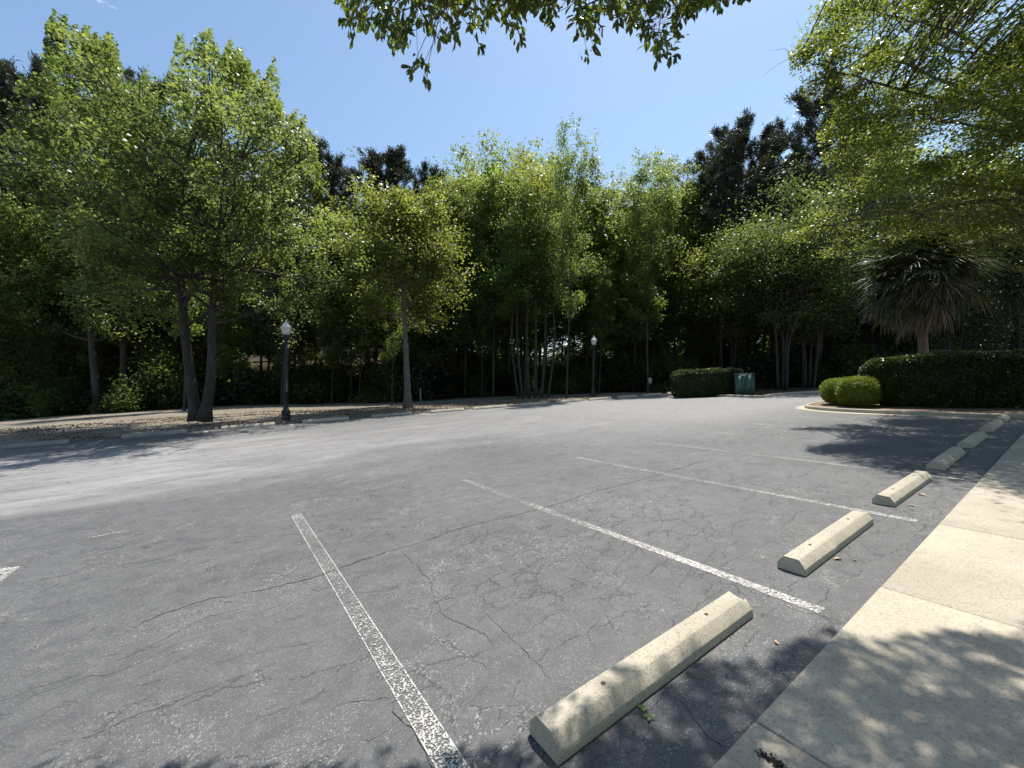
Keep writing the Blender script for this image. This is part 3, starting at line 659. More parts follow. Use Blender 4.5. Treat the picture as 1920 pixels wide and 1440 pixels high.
def crown_tree(rs, H, cb, prof, tr, nl, n_leaf, size, sig, trunk_pts=None, twin=None, elev=(0.25, 0.9), subs=5, dens=1.0, asp=0.75, twigs=True, flat=0.75):
    """returns (trunk MB, limb MB, foliage MB). prof: crown radius as (fraction of crown height, radius)"""
    tb, lb, fb = MB(), MB(), MB()
    trunks = [trunk_pts if trunk_pts is not None else [(0, 0, 0), (rs.uniform(-.3, .3), rs.uniform(-.3, .3), H*0.33), (rs.uniform(-.5, .5), rs.uniform(-.5, .5), H*0.66), (rs.uniform(-.4, .4), rs.uniform(-.4, .4), H*0.97)]]
    if twin is not None: trunks.append(twin)
    pf = np.array(prof); clumps = []; sizes = []
    for q, tp in enumerate(trunks):
        P = smoothpath(tp, 26); zt = P[-1][2]; fr = np.clip(P[:, 2]/zt, 0, 1) if P[0, 2] < 1 else np.linspace(.62, 1, 26)
        R = tr*(1-0.93*fr**0.9)+tr*0.55*np.exp(-(P[:, 2]-0)/0.35)*(P[0, 2] < 1); tb.tube(P, R, 12)
        for k in range(nl if q == 0 else nl*2//3):
            f = (k+rs.rand())/nl; f = f**0.85; h = cb+(zt-cb)*f*0.97 if P[0, 2] < 1 else P[0, 2]+(zt-P[0, 2])*f
            i = min(np.searchsorted(P[:, 2], h), len(P)-1); a = P[i]
            az = k*2.399+rs.uniform(-.5, .5); rr_ = np.interp((h-cb)/max(H-cb, .1), pf[:, 0], pf[:, 1])*rs.uniform(0.75, 1.08)
            el = rs.uniform(*elev)*(0.6+0.7*f); d = np.array([math.cos(az)*math.cos(el), math.sin(az)*math.cos(el), math.sin(el)])
            L = max(rr_/max(math.cos(el), .35), .8)
            Q = limb_path(rs, a, d, L, 0.35, 0.13); r0 = max(np.interp(h, P[:, 2], R)*0.5, 0.02)
            lb.tube(Q, np.linspace(r0, 0.012, len(Q)), 6, False)
            for c in (Q[-1], Q[-2]*0.5+Q[-1]*0.5, Q[-3]): clumps.append(c+rs.randn(3)*0.15); sizes.append(sig*rs.uniform(.7, 1.2))
            for s_ in range(subs):
                j = rs.randint(2, len(Q)-1); d2 = (Q[j]-Q[j-1]); d2 /= np.linalg.norm(d2); d2 = d2+rs.randn(3)*0.75+[0, 0, 0.25]
                Q2 = limb_path(rs, Q[j], d2, L*rs.uniform(.25, .5), 0.3, 0.15, 5)
                lb.tube(Q2, np.linspace(r0*0.4, 0.008, 5), 4, False)
                clumps.append(Q2[-1]); sizes.append(sig*rs.uniform(.6, 1.1)); clumps.append(Q2[2]); sizes.append(sig*rs.uniform(.5, .9))
        clumps.append(P[-1]); sizes.append(sig*.6); clumps.append(P[-2]); sizes.append(sig*.6)
    C = np.array(clumps); S = np.array(sizes)
    keep = rs.rand(len(C)) < 0.80; C, S = C[keep], S[keep]
    ct = rs.rand(len(C))
    Pn, idx = clump_points(rs, C, n_leaf, S, flat)
    tint = np.clip(0.5+0.85*(ct[idx]-0.5)+0.17*rs.randn(n_leaf), 0, 1)
    leaves(fb, Pn, rs, size, asp, tint=tint)
    return tb, lb, fb

def build_tree(name, loc, parts, mats, label, cat='tree', group=None, rz=0, scale=(1, 1, 1), tilt=True):
    tb, lb, fb = parts
    t = empty(name, (0, 0, 0), label, cat, group)
    tr_ = tb.obj('trunk', mats[0], t, True)
    if lb is not None and lb.n: lb.obj('branches', mats[0], t, True)
    fb.obj('crown', mats[1], t)
    place(t, loc, rz, scale, tilt); return t
def hgt(u, v_top, depth):                    # height of a thing in column u whose top shows at v_top
    return pt(u, v_top, depth)[2]

def pine(rs, H, cb, R, tr, nb=34, tufts=5, dens=1.0, round_top=True):
    tb, lb, fb = MB(), MB(), MB()
    P = smoothpath([(0, 0, 0), (rs.uniform(-.3, .3), rs.uniform(-.3, .3), H*.4), (rs.uniform(-.6, .6), rs.uniform(-.6, .6), H*.8), (rs.uniform(-.5, .5), 0, H)], 22)
    Rr = tr*(1-0.88*(P[:, 2]/H))+tr*0.25*np.exp(-P[:, 2]/0.5); tb.tube(P, Rr, 10)
    C = []; D = []
    for k in range(nb):
        f = (k+rs.rand())/nb; h = cb+(H-cb)*f; a = P[min(np.searchsorted(P[:, 2], h), len(P)-1)]
        az = k*2.399+rs.uniform(-.4, .4)
        rr_ = R*(math.sin(math.pi*min(max(0.12+0.80*f, 0), 1))**0.7)*rs.uniform(.6, 1.1); el = rs.uniform(0.0, .5)+0.5*f
        d = np.array([math.cos(az)*math.cos(el), math.sin(az)*math.cos(el), math.sin(el)])
        Q = limb_path(rs, a, d, rr_, 0.5, 0.16, 7); lb.tube(Q, np.linspace(0.07*(1-f*.6), 0.012, 7), 5, False)
        for s_ in range(tufts):
            j = rs.randint(2, 7); d2 = (Q[min(j, 6)]-Q[j-1]); d2 = d2/np.linalg.norm(d2)+rs.randn(3)*0.7+[0, 0, .5]
            L2 = rr_*rs.uniform(.15, .38); Q2 = limb_path(rs, Q[min(j, 6)], d2, L2, .6, .15, 4); lb.tube(Q2, np.linspace(0.022, 0.008, 4), 4, False)
            for w_ in (1, 2, 3):
                C.append(Q2[w_]); dd = Q2[w_]-Q2[w_-1]; D.append(dd/np.linalg.norm(dd))
    C = np.array(C); D = np.array(D)
    # each tuft: needles radiating round the shoot
    reps = int(44*dens); n = len(C)*reps; idx = np.repeat(np.arange(len(C)), reps)
    base = C[idx]+rs.randn(n, 3)*0.13+D[idx]*rs.uniform(-.25, .25, n)[:, None]
    dr = D[idx]*0.9+rs.randn(n, 3)*0.75+[0, 0, .25]; dr /= np.linalg.norm(dr, axis=1)[:, None]
    L = rs.uniform(.2, .40, n)[:, None]; sd = np.cross(dr, rs.randn(n, 3)); sd /= np.linalg.norm(sd, axis=1)[:, None]+1e-9; wd_ = 0.034
    V = np.stack([base-sd*wd_, base+dr*L, base+sd*wd_], 1)
    tt = np.clip(rs.rand(len(C))[idx]*.6+rs.rand(n)*.4, 0, 1)
    fb.add(V.reshape(-1, 3), np.arange(3*n).reshape(n, 3), tt)
    return tb, lb, fb

rs = np.random.RandomState(11)
# --- the big twin-trunked gum at the left
def rel(u, v, d, base): return tuple(np.asarray(pt(u, v, d))-base)
SKY_U = [-400, 0, 30, 60, 78, 85, 100, 125, 140, 170, 200, 215, 232, 310, 325, 337, 347, 380, 392, 415, 430, 445, 470, 500, 515, 524, 530, 560, 590, 605, 625, 900]
SKY_V = [60, 170, 165, 150, 120, 40, 32, 28, 50, 66, 58, 80, 150, 140, 95, 66, 88, 56, 66, 95, 72, 100, 125, 140, 122, 150, 200, 216, 258, 320, 380, 700]
def trim(parts, M_=None, off=0.0):
    """prune the crown to the outline it really has against the sky"""
    fb = parts[2]; V = fb.V[0].reshape(-1, 4, 3); u, v, z = proj(V.mean(1)+off); keep = v > np.interp(u, SKY_U, SKY_V)+10*np.sin(u/9.3)+7*np.sin(u/3.7+v/11)+np.abs(rs.randn(len(u)))*16-6
    n = keep.sum(); lb = parts[1]; base = 0; NV, NF, NT, nn = [], [], [], 0
    for Vc, Fc, Tc in zip(lb.V, lb.F, lb.T):
        Fl = Fc-base; base += len(Vc); uu, vv, _ = proj(Vc+off); inn = vv > np.interp(uu, SKY_U, SKY_V)+6
        kf = inn[Fl].all(1)
        if kf.any(): NV.append(Vc); NF.append(Fl[kf]+nn); NT.append(Tc[kf]); nn += len(Vc)
    lb.V, lb.F, lb.T, lb.n = NV, NF, NT, nn
    fb.V = [V[keep].reshape(-1, 3)]; fb.F = [np.arange(4*n).reshape(n, 4)]; fb.T = [fb.T[0][keep]]; fb.n = 4*n
    return parts
dep = 20.6
b0 = base_at(377, dep); b0[2] = 0.30
tw1 = [(-0.18, 0.1, 0), rel(356, 700, dep, b0), rel(345, 600, dep, b0), rel(335, 470, dep+.3, b0), rel(345, 330, dep+.4, b0), rel(380, 180, dep, b0), rel(385, 85, dep, b0)]
tw2 = [(0.14, -0.12, 0), rel(396, 700, dep-.2, b0), rel(398, 600, dep-.3, b0), rel(405, 480, dep-.8, b0), rel(430, 360, dep-1.2, b0), rel(470, 250, dep-1.5, b0), rel(490, 160, dep-1.6, b0)]
parts = crown_tree(rs, hgt(385, 66, dep), 4.2, [(0, 4.6), (.2, 6.6), (.45, 6.4), (.7, 4.9), (.88, 3.2), (1, 1.2)], 0.25, 54, 80000, 0.150, 0.36, tw1, tw2, elev=(-.1, .7), subs=6)
build_tree('sweetgum_tree', b0, trim(parts, off=b0), (M['bark_dark'], M['gum']), 'large leafy tree with twin grey trunks joined at the base, nearest the left lamp post', tilt=False)
# --- its neighbour farther left, trunk hidden
b1 = base_at(185, 33)
H1 = hgt(110, 40, 33)
parts = crown_tree(rs, H1, 3.5, [(0, 3.5), (.3, 4.8), (.6, 4.5), (.85, 3.0), (1, .8)], 0.28, 40, 25000, 0.20, 0.42,
                   [(0, 0, 0), rel(165, 560, 33, b1), rel(150, 350, 33, b1), rel(135, 180, 33, b1), rel(112, 48, 33, b1)], elev=(0.1, .8), subs=5)
build_tree('sweetgum_tree', b1, trim(parts, off=b1), (M['bark_dark'], M['gum']), 'tall leafy tree with a pointed leaning top behind and left of the twin-trunked tree', tilt=False)
b1 = base_at(232, 35)
parts = crown_tree(rs, hgt(205, 75, 35), 3.5, [(0, 3.0), (.3, 4.0), (.6, 4.2), (.85, 2.6), (1, .8)], 0.26, 34, 24000, 0.21, 0.65,
                   [(0, 0, 0), rel(230, 560, 35, b1), rel(225, 300, 35, b1), rel(205, 80, 35, b1)], elev=(0.1, .8), subs=5)
build_tree('sweetgum_tree', b1, trim(parts, off=b1), (M['bark_dark'], M['gum']), 'leafy green tree rising between the leaning-topped tree and the twin-trunked tree', tilt=False)
# --- single grey trunk with a yellow-green crown
b2 = gp(765, 767); d2 = float((b2-EYE) @ FWD)
parts = crown_tree(rs, hgt(785, 395, d2), 5.2, [(0, 3.0), (.25, 3.8), (.5, 3.2), (.75, 2.7), (.92, 1.9), (1, .7)], 0.24, 32, 34000, 0.17, 0.46,
                   [(0, 0, 0), rel(761, 650, d2, b2), rel(757, 560, d2, b2), rel(762, 480, d2, b2), rel(783, 400, d2, b2)],
                   [rel(757, 545, d2, b2), rel(735, 500, d2, b2), rel(695, 462, d2-.5, b2), rel(645, 440, d2-.8, b2)], elev=(-.05, .6), subs=5)
build_tree('maple_tree', b2, parts, (M['bark'], M['gum_bright']), 'yellow-green tree with one pale grey trunk, alone on the verge', tilt=False)

# --- prototypes for the wood
def proto(name, fn, mats, label, cat='tree'):
    t = build_tree(name, (0, 0, 0), fn, mats, label, cat, tilt=False); return t
slim = []
for k in range(4):
    slim.append(crown_tree(rs, 24, 4.5+k, [(0, 2.2), (.25, 3.5), (.5, 4.0), (.75, 3.6), (.9, 2.5), (1, 1.0)], 0.15, 44, 11500, 0.25, 0.46, elev=(0.15, .95), subs=5))
slim_u = MB
darkp = [crown_tree(rs, 20, 2.2, [(0, 3.0), (.3, 4.4), (.6, 4.2), (.85, 2.8), (1, .8)], 0.17, 40, 10500, 0.29, 0.7, elev=(0.0, .7), subs=4) for _ in range(3)]
pines = [pine(rs, 27, 14, 4.4, 0.27, 50, 8, .75), pine(rs, 27, 15, 3.9, 0.24, 44, 8, .75), pine(rs, 27, 9, 5.0, 0.28, 70, 8, .7)]
PM = {}
def get_proto(kind, k, alt=None):
    """shared meshes for each kind of tree"""
    key = (kind, k, alt)
    if key in PM: return PM[key]
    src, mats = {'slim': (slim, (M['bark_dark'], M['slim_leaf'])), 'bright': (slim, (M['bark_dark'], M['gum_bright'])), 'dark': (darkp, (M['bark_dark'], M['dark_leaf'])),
                 'mid': (darkp, (M['bark_dark'], M['slim_leaf'])), 'pine': (pines, (M['bark_pine'], M['needle']))}[kind]
    tb, lb, fb = src[k]
    PM[key] = [('trunk', tb.mesh('trunk', mats[0], True)), ('branches', lb.mesh('branches', mats[0], True)), ('crown', fb.mesh('crown', mats[1]))]
    return PM[key]
H0 = {'slim': 25.6, 'bright': 25.6, 'dark': 21.2, 'mid': 21.2, 'pine': 30}
NAME = {'slim': 'woodland_tree', 'bright': 'woodland_tree', 'dark': 'evergreen_tree', 'mid': 'woodland_tree', 'pine': 'pine_tree'}
def wood_tree(kind, k, u, depth, vtop, label, group=None, wide=1.0, rz=None, lean=None):
    b = base_at(u, depth); H = hgt(u, vtop, depth) if vtop is not None else H0[kind]
    t = empty(NAME[kind], (0, 0, 0), label, 'tree', group)
    for nm, me in get_proto(kind, k):
        o = bpy.data.objects.new(nm, me); COL.objects.link(o); o.parent = t
    s = H/H0[kind]; place(t, b-np.array([0, 0, .05]), rs.uniform(0, 6.28) if rz is None else rz, (s*wide, s*wide, s), True)
    return t
# pines whose tops stand against the sky
for (u, d, vt, k, wd_, lb_) in [
    (15, 40, 95, 2, 1.25, 'dark pine rising at the left edge of the picture'),
    (85, 44, 118, 2, 1.1, 'dark pine behind the leaning-topped leafy tree'),
    (262, 46, 118, 0, 1.0, 'dark pine top showing between the two leafy crowns at left'),
    (565, 50, 238, 1, 1.2, 'pine just behind the right shoulder of the twin-trunked tree'),
    (622, 46, 283, 1, 1.15, 'slim pine with open lower limbs left of the domed pine'),
    (732, 44, 266, 0, 1.45, 'pine with a dense domed dark top above the yellow-green tree'),
    (805, 50, 308, 1, 1.2, 'smaller dark pine right of the domed pine'),
    (882, 54, 326, 1, .9, 'dark pine tip peeking out left of the bright woodland crowns'),
    (1290, 46, 335, 1, 1.35, 'dark pine standing left of the tall broad pine'),
    (1338, 42, 262, 2, 1.15, 'dark pine shoulder at the left of the tall broad pine'),
    (1385, 40, 205, 2, 1.25, 'tall broad dark pine right of centre against the sky'),
    (1448, 42, 218, 0, .95, 'narrow pine with one upswept top right of the tall broad pine'),
    (1530, 36, 155, 2, 1.3, 'very tall dark pine beside the overhanging yellow-green canopy'),
    (1600, 40, 200, 2, 1.1, 'dark pine mostly hidden behind the overhanging canopy'),
    (1255, 52, 380, 1, .8, 'low dark pine between the bright crowns and the tall pines')]:
    wood_tree('pine', k, u, d, vt, lb_, None, wd_)
# bright edge trees of the wood, one by one
for (u, d, vt, kind, k, wd_, lb_) in [
    (872, 40, 318, 'bright', 0, 1.05, 'leftmost of the bright slim trees in the middle of the wood edge'),
    (925, 38, 325, 'slim', 1, 1.0, 'slim leafy tree second from the left among the bright trees'),
    (985, 37, 305, 'bright', 2, 1.0, 'bright leafy tree standing over the multi-stemmed clump'),
    (1062, 30.6, 275, 'slim', 3, .62, 'slim straight tree with the highest pointed top in the middle of the wood edge'),
    (1110, 40, 322, 'bright', 1, .85, 'bright leafy tree with a forked top behind the right lamp post'),
    (1165, 44, 375, 'slim', 0, .9, 'lower leafy tree in the dip right of the pointed tree'),
    (1215, 34, 300, 'slim', 2, .85, 'leafy tree with a small pale sign on its trunk left of the small hedge'),
    (955, 42, 318, 'bright', 3, 1.0, 'bright crown behind the multi-stemmed clump, second from the pointed tree'),
    (1020, 43, 312, 'slim', 0, 1.0, 'leafy crown just left of the pointed tree, partly behind it'),
    (900, 44, 322, 'slim', 2, 1.1, 'leafy crown filling the gap between the first two bright trees'),
    (1250, 42, 322, 'bright', 3, .9, 'bright leafy tree between the sign tree and the tall pines'),
    (1188, 38, 330, 'bright', 0, .8, 'bright leafy tree just left of the tree with the small sign'),
    (700, 44, 360, 'bright', 2, 1.0, 'leafy tree peeking over the left arm of the yellow-green tree'),
    (820, 42, 372, 'slim', 3, 1.0, 'leafy tree behind the right side of the yellow-green tree'),
    (640, 40, 420, 'slim', 3, .9, 'lower leafy tree between the left lamp post and the yellow-green tree'),
    (735, 31, 440, 'slim', 1, .6, 'brown forked trunk just left of the yellow-green tree'),
    (590, 42, 330, 'bright', 1, .9, 'leafy tree behind the right edge of the twin-trunked tree'),
    (528, 36, 330, 'dark', 1, .6, 'dark thick-trunked tree right behind the left lamp post'),
    (345, 31, 300, 'slim', 2, .8, 'pale-barked trunk just left of the twin-trunked tree'),
    (40, 34, 390, 'mid', 1, .9, 'mid-height leafy tree at the left edge below the pines'),
    (-60, 32, 330, 'mid', 0, .9, 'leafy tree cut by the left edge of the picture')]:
    wood_tree(kind, k, u, d, vt, lb_, None, wd_)

# --- leaning grey multi-stem clump
b3 = gp(1002, 747); d3 = float((b3-EYE) @ FWD)
tb, lb, fb = MB(), MB(), MB(); cl = []
for (du, ul, vt, r) in [(-22, 960, 430, .09), (-10, 985, 380, .11), (2, 1000, 400, .12), (14, 1030, 360, .10), (26, 1045, 420, .09), (-30, 1010, 520, .07)]:
    ul = 1002+du*1.5+(ul-1002)*.12; bb = np.array(rel(1002+du, 747, d3, b3)); bb[2] = 0
    Pp = smoothpath([bb, np.array(rel(1002+du*1.2+(ul-1002)*.15, 640, d3, b3)), np.array(rel(1002+du*1.35+rs.uniform(-4, 4), 540, d3, b3)), np.array(rel(ul, vt, d3, b3))], 18)
    tb.tube(Pp, np.linspace(r*1.25, 0.02, 18), 9)
    for _ in range(9):
        j = rs.randint(9, 18); Q = limb_path(rs, Pp[j], rs.randn(3)+[0, 0, .6], rs.uniform(.9, 2.2), .3, .15, 5); lb.tube(Q, np.linspace(.03, .008, 5), 4, False); cl += [Q[-1], Q[2]]
cl = np.array(cl); Pn, idx = clump_points(rs, cl, 17000, .5); leaves(fb, Pn, rs, .16, tint=np.clip(rs.rand(len(cl))[idx]*.5+rs.rand(17000)*.4, 0, 1))
build_tree('multistem_tree', b3, (tb, lb, fb), (M['bark_dark'], M['slim_leaf']), 'clump of thin grey stems at the wood edge, left of the slim straight tree', tilt=False)

# --- fill of the wood: rows of individual trees
GW = 'trees standing in the wood behind the lot'
def zone(u):
    for lim, txt in ((330, 'left of the twin-trunked tree'), (530, 'left of the left lamp post'), (760, 'left of the yellow-green tree'),
                     (985, 'right of the yellow-green tree'), (1115, 'left of the right lamp post'), (1262, 'right of the right lamp post'),
                     (1425, 'behind the small hedge'), (1600, 'right of the green cabinet')):
        if u < lim: return txt
    return 'behind the palm'
row = []
for d, n_, jit in ((41, 24, 1.2), (46, 28, 1.5), (54, 28, 2.5), (64, 28, 3.0), (76, 28, 3.0), (90, 30, 4.0)):
    for k in range(n_):
        u = -180+2140*(k+rs.uniform(.1, .9))/n_
        row.append((u, d+rs.uniform(-jit, jit)))
for (u, d) in row:
    if 430 < u < 860 and 52 < d < 73: continue      # the building stands here
    lim = np.interp(u, [0, 250, 450, 560, 700, 850, 1000, 1150, 1260, 1400, 1560, 2000], [330, 330, 330, 370, 400, 345, 335, 385, 370, 340, 300, 280])
    pr = [.34, .2, .22, .14, .10] if d < 60 else [.10, .40, .40, .05, .05]
    if 480 < u < 1260: pr = [.36, .06, .12, .30, .16] if d < 70 else [.2, .2, .4, .1, .1]
    kind = rs.choice(['slim', 'dark', 'mid', 'slim', 'bright'], p=pr); k = rs.randint(0, 4 if kind in ('slim', 'bright') else 3)
    dz = 'near the front of' if d < 50 else 'deep in'
    wood_tree(kind, k, u, d, lim+rs.uniform(0, 75), 'dark-trunked tree %s the wood, %s' % (dz, zone(u)), 'trees %s the wood %s' % (dz, zone(u)), rs.uniform(.95, 1.35))
for k in range(46):
    u = -190+2180*(k+rs.uniform(.1, .9))/46
    wood_tree(rs.choice(['dark', 'mid']), rs.randint(3), u, 108+rs.uniform(-4, 4), rs.uniform(500, 560), 'dark-trunked tree deep in the wood, %s' % zone(u), 'trees deep in the wood %s' % zone(u), rs.uniform(1.3, 1.7))
for q in range(64):
    u = rs.uniform(-60, 1600); d = rs.uniform(35, 45)
    if q > 46: u = rs.uniform(440, 860); d = rs.uniform(38, 50)
    if 1230 < u < 1430: d = 40
    wood_tree('slim', rs.randint(0, 4), u, d, rs.uniform(430, 560), 'thin young tree at the wood edge, %s' % zone(u), 'thin young trees %s' % zone(u), rs.uniform(.55, .85))

# --- understory shrubs
def bush(rs, R, H, n, size, sig=.35):
    cl = []; lb = MB()
    for k in range(16):
        d = rs.randn(3); d[2] = abs(d[2])+.7; Q = limb_path(rs, (rs.uniform(-.2, .2), rs.uniform(-.2, .2), 0), d, rs.uniform(.6, 1)*H, .1, .2, 6)
        Q[:, :2] = Q[:, :2]*R/H*1.3; lb.tube(Q, np.linspace(.03, .006, 6), 5, False); cl += [Q[-1], Q[4], Q[3]]
    cl = np.array(cl); P, idx = clump_points(rs, cl, n, sig, .8); P[:, 2] = np.abs(P[:, 2])+.03
    fb = MB(); leaves(fb, P, rs, size, tint=np.clip(rs.rand(len(cl))[idx]*.6+rs.rand(n)*.4, 0, 1)); return lb, fb
bs = [bush(rs, 1.8, 2.6, 3800, .17) for _ in range(3)]
BM = [(lb.mesh('stems', M['bark_dark'], True), fb.mesh('foliage', M['shrub_leaf']), None) for lb, fb in bs]
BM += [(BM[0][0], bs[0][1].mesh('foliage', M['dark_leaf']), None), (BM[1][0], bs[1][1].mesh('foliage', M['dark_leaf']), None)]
for q in range(280):
    u = rs.uniform(-90, 1980); d = rs.uniform(37, 47) if rs.rand() < .5 else rs.uniform(50, 75)
    if q > 180: u = rs.uniform(430, 860)
    if u < 330: d = rs.uniform(31.5, 46)
    if 1250 < u < 1980: d = rs.uniform(33, 56)
    if 430 < u < 860 and d > 50: d = rs.uniform(38, 50)
    b = base_at(u, d); k = rs.randint(0, 5); s = rs.uniform(.6, 1.5)*(1 if d < 50 else 1.4)
    if q >= 210: u = -90+2070*(q-210+rs.rand())/70; d = rs.uniform(80, 104); b = base_at(u, d); s = rs.uniform(1.9, 2.9)
    t = empty('understory_shrub', (0, 0, 0), 'leafy shrub in the shade under the wood, %s' % zone(u), 'shrub', 'shrubs under the wood %s' % zone(u))
    for nm, me in (('stems', BM[k][0]), ('foliage', BM[k][1])):
        o = bpy.data.objects.new(nm, me); COL.objects.link(o); o.parent = t
    place(t, b-np.array([0, 0, .04]), rs.uniform(0, 6.28), (s, s, s*rs.uniform(.7, 1.3)), False)

for q in range(70):
    u = -120+2140*(q+rs.rand())/70; b = base_at(u, rs.uniform(112, 122)); s = rs.uniform(2.8, 3.8); k = rs.choice([0, 3, 4])
    t = empty('understory_shrub', (0, 0, 0), 'tall leafy shrub closing the far side of the wood, %s' % zone(u), 'shrub', 'tall shrubs on the far side of the wood %s' % zone(u))
    for nm, me in (('stems', BM[k][0]), ('foliage', BM[k][1])):
        o = bpy.data.objects.new(nm, me); COL.objects.link(o); o.parent = t
    place(t, b-np.array([0, 0, .04]), rs.uniform(0, 6.28), (s, s, s), False)
# --- rounded multi-stem trees at right in front of the wood
def grove_tree(u, depth, vtop, vlow, half_px, stems, n_leaf, label, mat, sp=.8):
    b = base_at(u, depth); H = hgt(u, vtop, depth); low = hgt(u, vlow, depth); R = half_px/F_PX*depth
    tb, lb, fb = MB(), MB(), MB(); cl = []
    ctr = np.array([0, 0, (H+low)/2]); ax = np.array([R, R, (H-low)/2])
    ends = []
    for k in range(stems):
        a = k*2.399; bb = np.array([math.cos(a), math.sin(a), 0])*rs.uniform(.1, .45); e = np.array([math.cos(a)*R*.30, math.sin(a)*R*.30, H*rs.uniform(.6, .85)])
        Pp = smoothpath([bb, bb*1.4+[0, 0, H*.22], e*[.6, .6, .6], e], 16); tb.tube(Pp, np.linspace(rs.uniform(.08, .13), .03, 16), 9); ends.append(Pp)
    for k in range(120):
        d = rs.randn(3); d /= np.linalg.norm(d); c = ctr+ax*d*rs.uniform(.55, 1.0)
        if rs.rand() < .25: c = ctr+ax*d*rs.uniform(.1, .6)
        cl.append(c); Pp = ends[rs.randint(stems)]; j = rs.randint(6, 15)
        mid = (Pp[j]+c)/2+rs.randn(3)*.25; lb.tube(smoothpath([Pp[j], mid, c], 6), np.linspace(.035, .008, 6), 4, False)
    cl = np.array(cl); P, idx = clump_points(rs, cl, n_leaf, sp*rs.uniform(.6, 1.15, len(cl)), .7)
    leaves(fb, P, rs, .17, tint=np.clip(rs.rand(len(cl))[idx]*.5+rs.rand(n_leaf)*.45, 0, 1))
    return build_tree('crape_myrtle_tree', b, (tb, lb, fb), (M['bark_dark'], mat), label, tilt=True)
grove_tree(1470, 30, 345, 640, 120, 4, 32000, 'broad rounded leafy tree on several pale stems behind the green cabinet', M['gum'], .8)
grove_tree(1365, 36, 440, 640, 85, 3, 20000, 'rounded leafy tree above the small clipped hedge', M['gum_bright'], .75)
grove_tree(1513, 32, 430, 640, 95, 4, 26000, 'multi-stemmed leafy tree between the green cabinet tree and the palm', M['wood_leaf'], .75)
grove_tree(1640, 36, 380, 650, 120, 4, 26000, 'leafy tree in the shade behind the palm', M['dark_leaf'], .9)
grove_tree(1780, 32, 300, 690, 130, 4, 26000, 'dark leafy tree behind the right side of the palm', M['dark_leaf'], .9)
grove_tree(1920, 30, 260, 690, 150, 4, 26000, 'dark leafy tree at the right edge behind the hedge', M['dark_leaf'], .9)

# ------------------------------------------------------------------ overhanging tree on the right (spreads over the lot)
rs = np.random.RandomState(5)
tb, lb, fb = MB(), MB(), MB()
b4 = np.array([19.5, -2.2, 0.0])
def left_lim(v): return np.interp(v, [-400, 0, 30, 60, 100, 165, 200, 260, 330, 400, 445, 500], [1440, 1515, 1535, 1500, 1492, 1500, 1545, 1545, 1560, 1500, 1478, 1560])
def low_lim(u): return np.interp(u, [1440, 1480, 1560, 1600, 1700, 1800, 1920, 2100], [430, 452, 500, 490, 445, 470, 500, 540])
def lot_shade_ok(S, strict=True):
    """whether shade falling at ground points S lies where the photograph has shade"""
    u, v, z = proj(np.c_[S[:, :2], np.zeros(len(S))])
    vis = (z > .3) & (u > -20) & (u < 1940) & (v > 0) & (v < 1460)
    edge = np.interp(v, [770, 790, 815, 845, 870, 895, 905], [1700, 1640, 1690, 1575, 1650, 1790, 1930])
    ok = (u > edge) & (v < 900)
    tipz = (S[:, 0] > 17.6) & (S[:, 0] < 21.3) & (S[:, 1] > 3.6) & (S[:, 1] < 7.6)
    vis = vis | tipz; ok = ok & ~tipz
    return ~vis | ok
limb_targets = [(1560, 90, 12.5), (1500, 105, 12.0), (1680, 205, 11.5), (1600, 330, 12.5), (1520, 430, 13.0), (1760, 330, 12), (1700, 60, 11.5), (1800, 130, 11), (1620, 20, 12.5), (1850, 420, 13), (1660, 400, 13.5)]
trunk4 = smoothpath([b4, b4+[-.2, .4, 2.2], b4+[-.5, 1.0, 4.2], b4+[-.9, 1.6, 6.5]], 14)
tb.tube(trunk4, np.linspace(.26, .15, 14), 12)
nodes = [trunk4]
for k, (u, v, d) in enumerate(limb_targets):
    e = pt(u, v, d); a = trunk4[rs.randint(6, 14)]
    Q = smoothpath([a, a*.65+e*.35+[0, 0, .9+rs.uniform(-.2, .6)], a*.3+e*.7+[0, 0, .5+rs.uniform(-.2, .3)], e], 22)
    Q[1:-1] += rs.randn(20, 3)*.035
    lb.tube(Q, np.linspace(.085, .010, 22), 8, False); nodes.append(Q[5:])
N_ = np.concatenate(nodes)
cand = np.array([17.0, 1.8, 8.6])+rs.uniform(-1, 1, (9000, 3))*np.array([7.5, 6.5, 5.6])
q_ = (cand-np.array([17.0, 1.8, 8.6]))/np.array([7.5, 6.5, 5.6]); cand = cand[(q_**2).sum(1) < 1]
u, v, z = proj(cand); vis = (z > 1) & (u > 0) & (u < 1960)
good = (~vis | ((u > left_lim(v)+28) & (v < low_lim(u)-12) & (v > -600)))
S_ = cand-SUN/SUN[2]*cand[:, 2:3]
good &= lot_shade_ok(S_); cand = cand[good]
rs.shuffle(cand); cand = cand[:400]
extra = []
for (u, v, d) in [(1500, 105, 12), (1530, 80, 12), (1545, 150, 12.2), (1560, 120, 12), (1575, 60, 12.2), (1530, 165, 12), (1560, 20, 12.4), (1600, 5, 12), (1560, 250, 12.6), (1570, 290, 12.8), (1590, 330, 12.8), (1560, 400, 13), (1530, 430, 13.2), (1500, 442, 13.3), (1570, 470, 13.4), (1600, 440, 13), (1640, 460, 13.5), (1680, 420, 13.5), (1620, 360, 13), (1610, 200, 12), (1640, 250, 12), (1600, 270, 12.4), (1640, 120, 11.8), (1590, 420, 13)]:
    extra.append(pt(u, v, d))
CC = np.concatenate([cand, np.array(extra)])
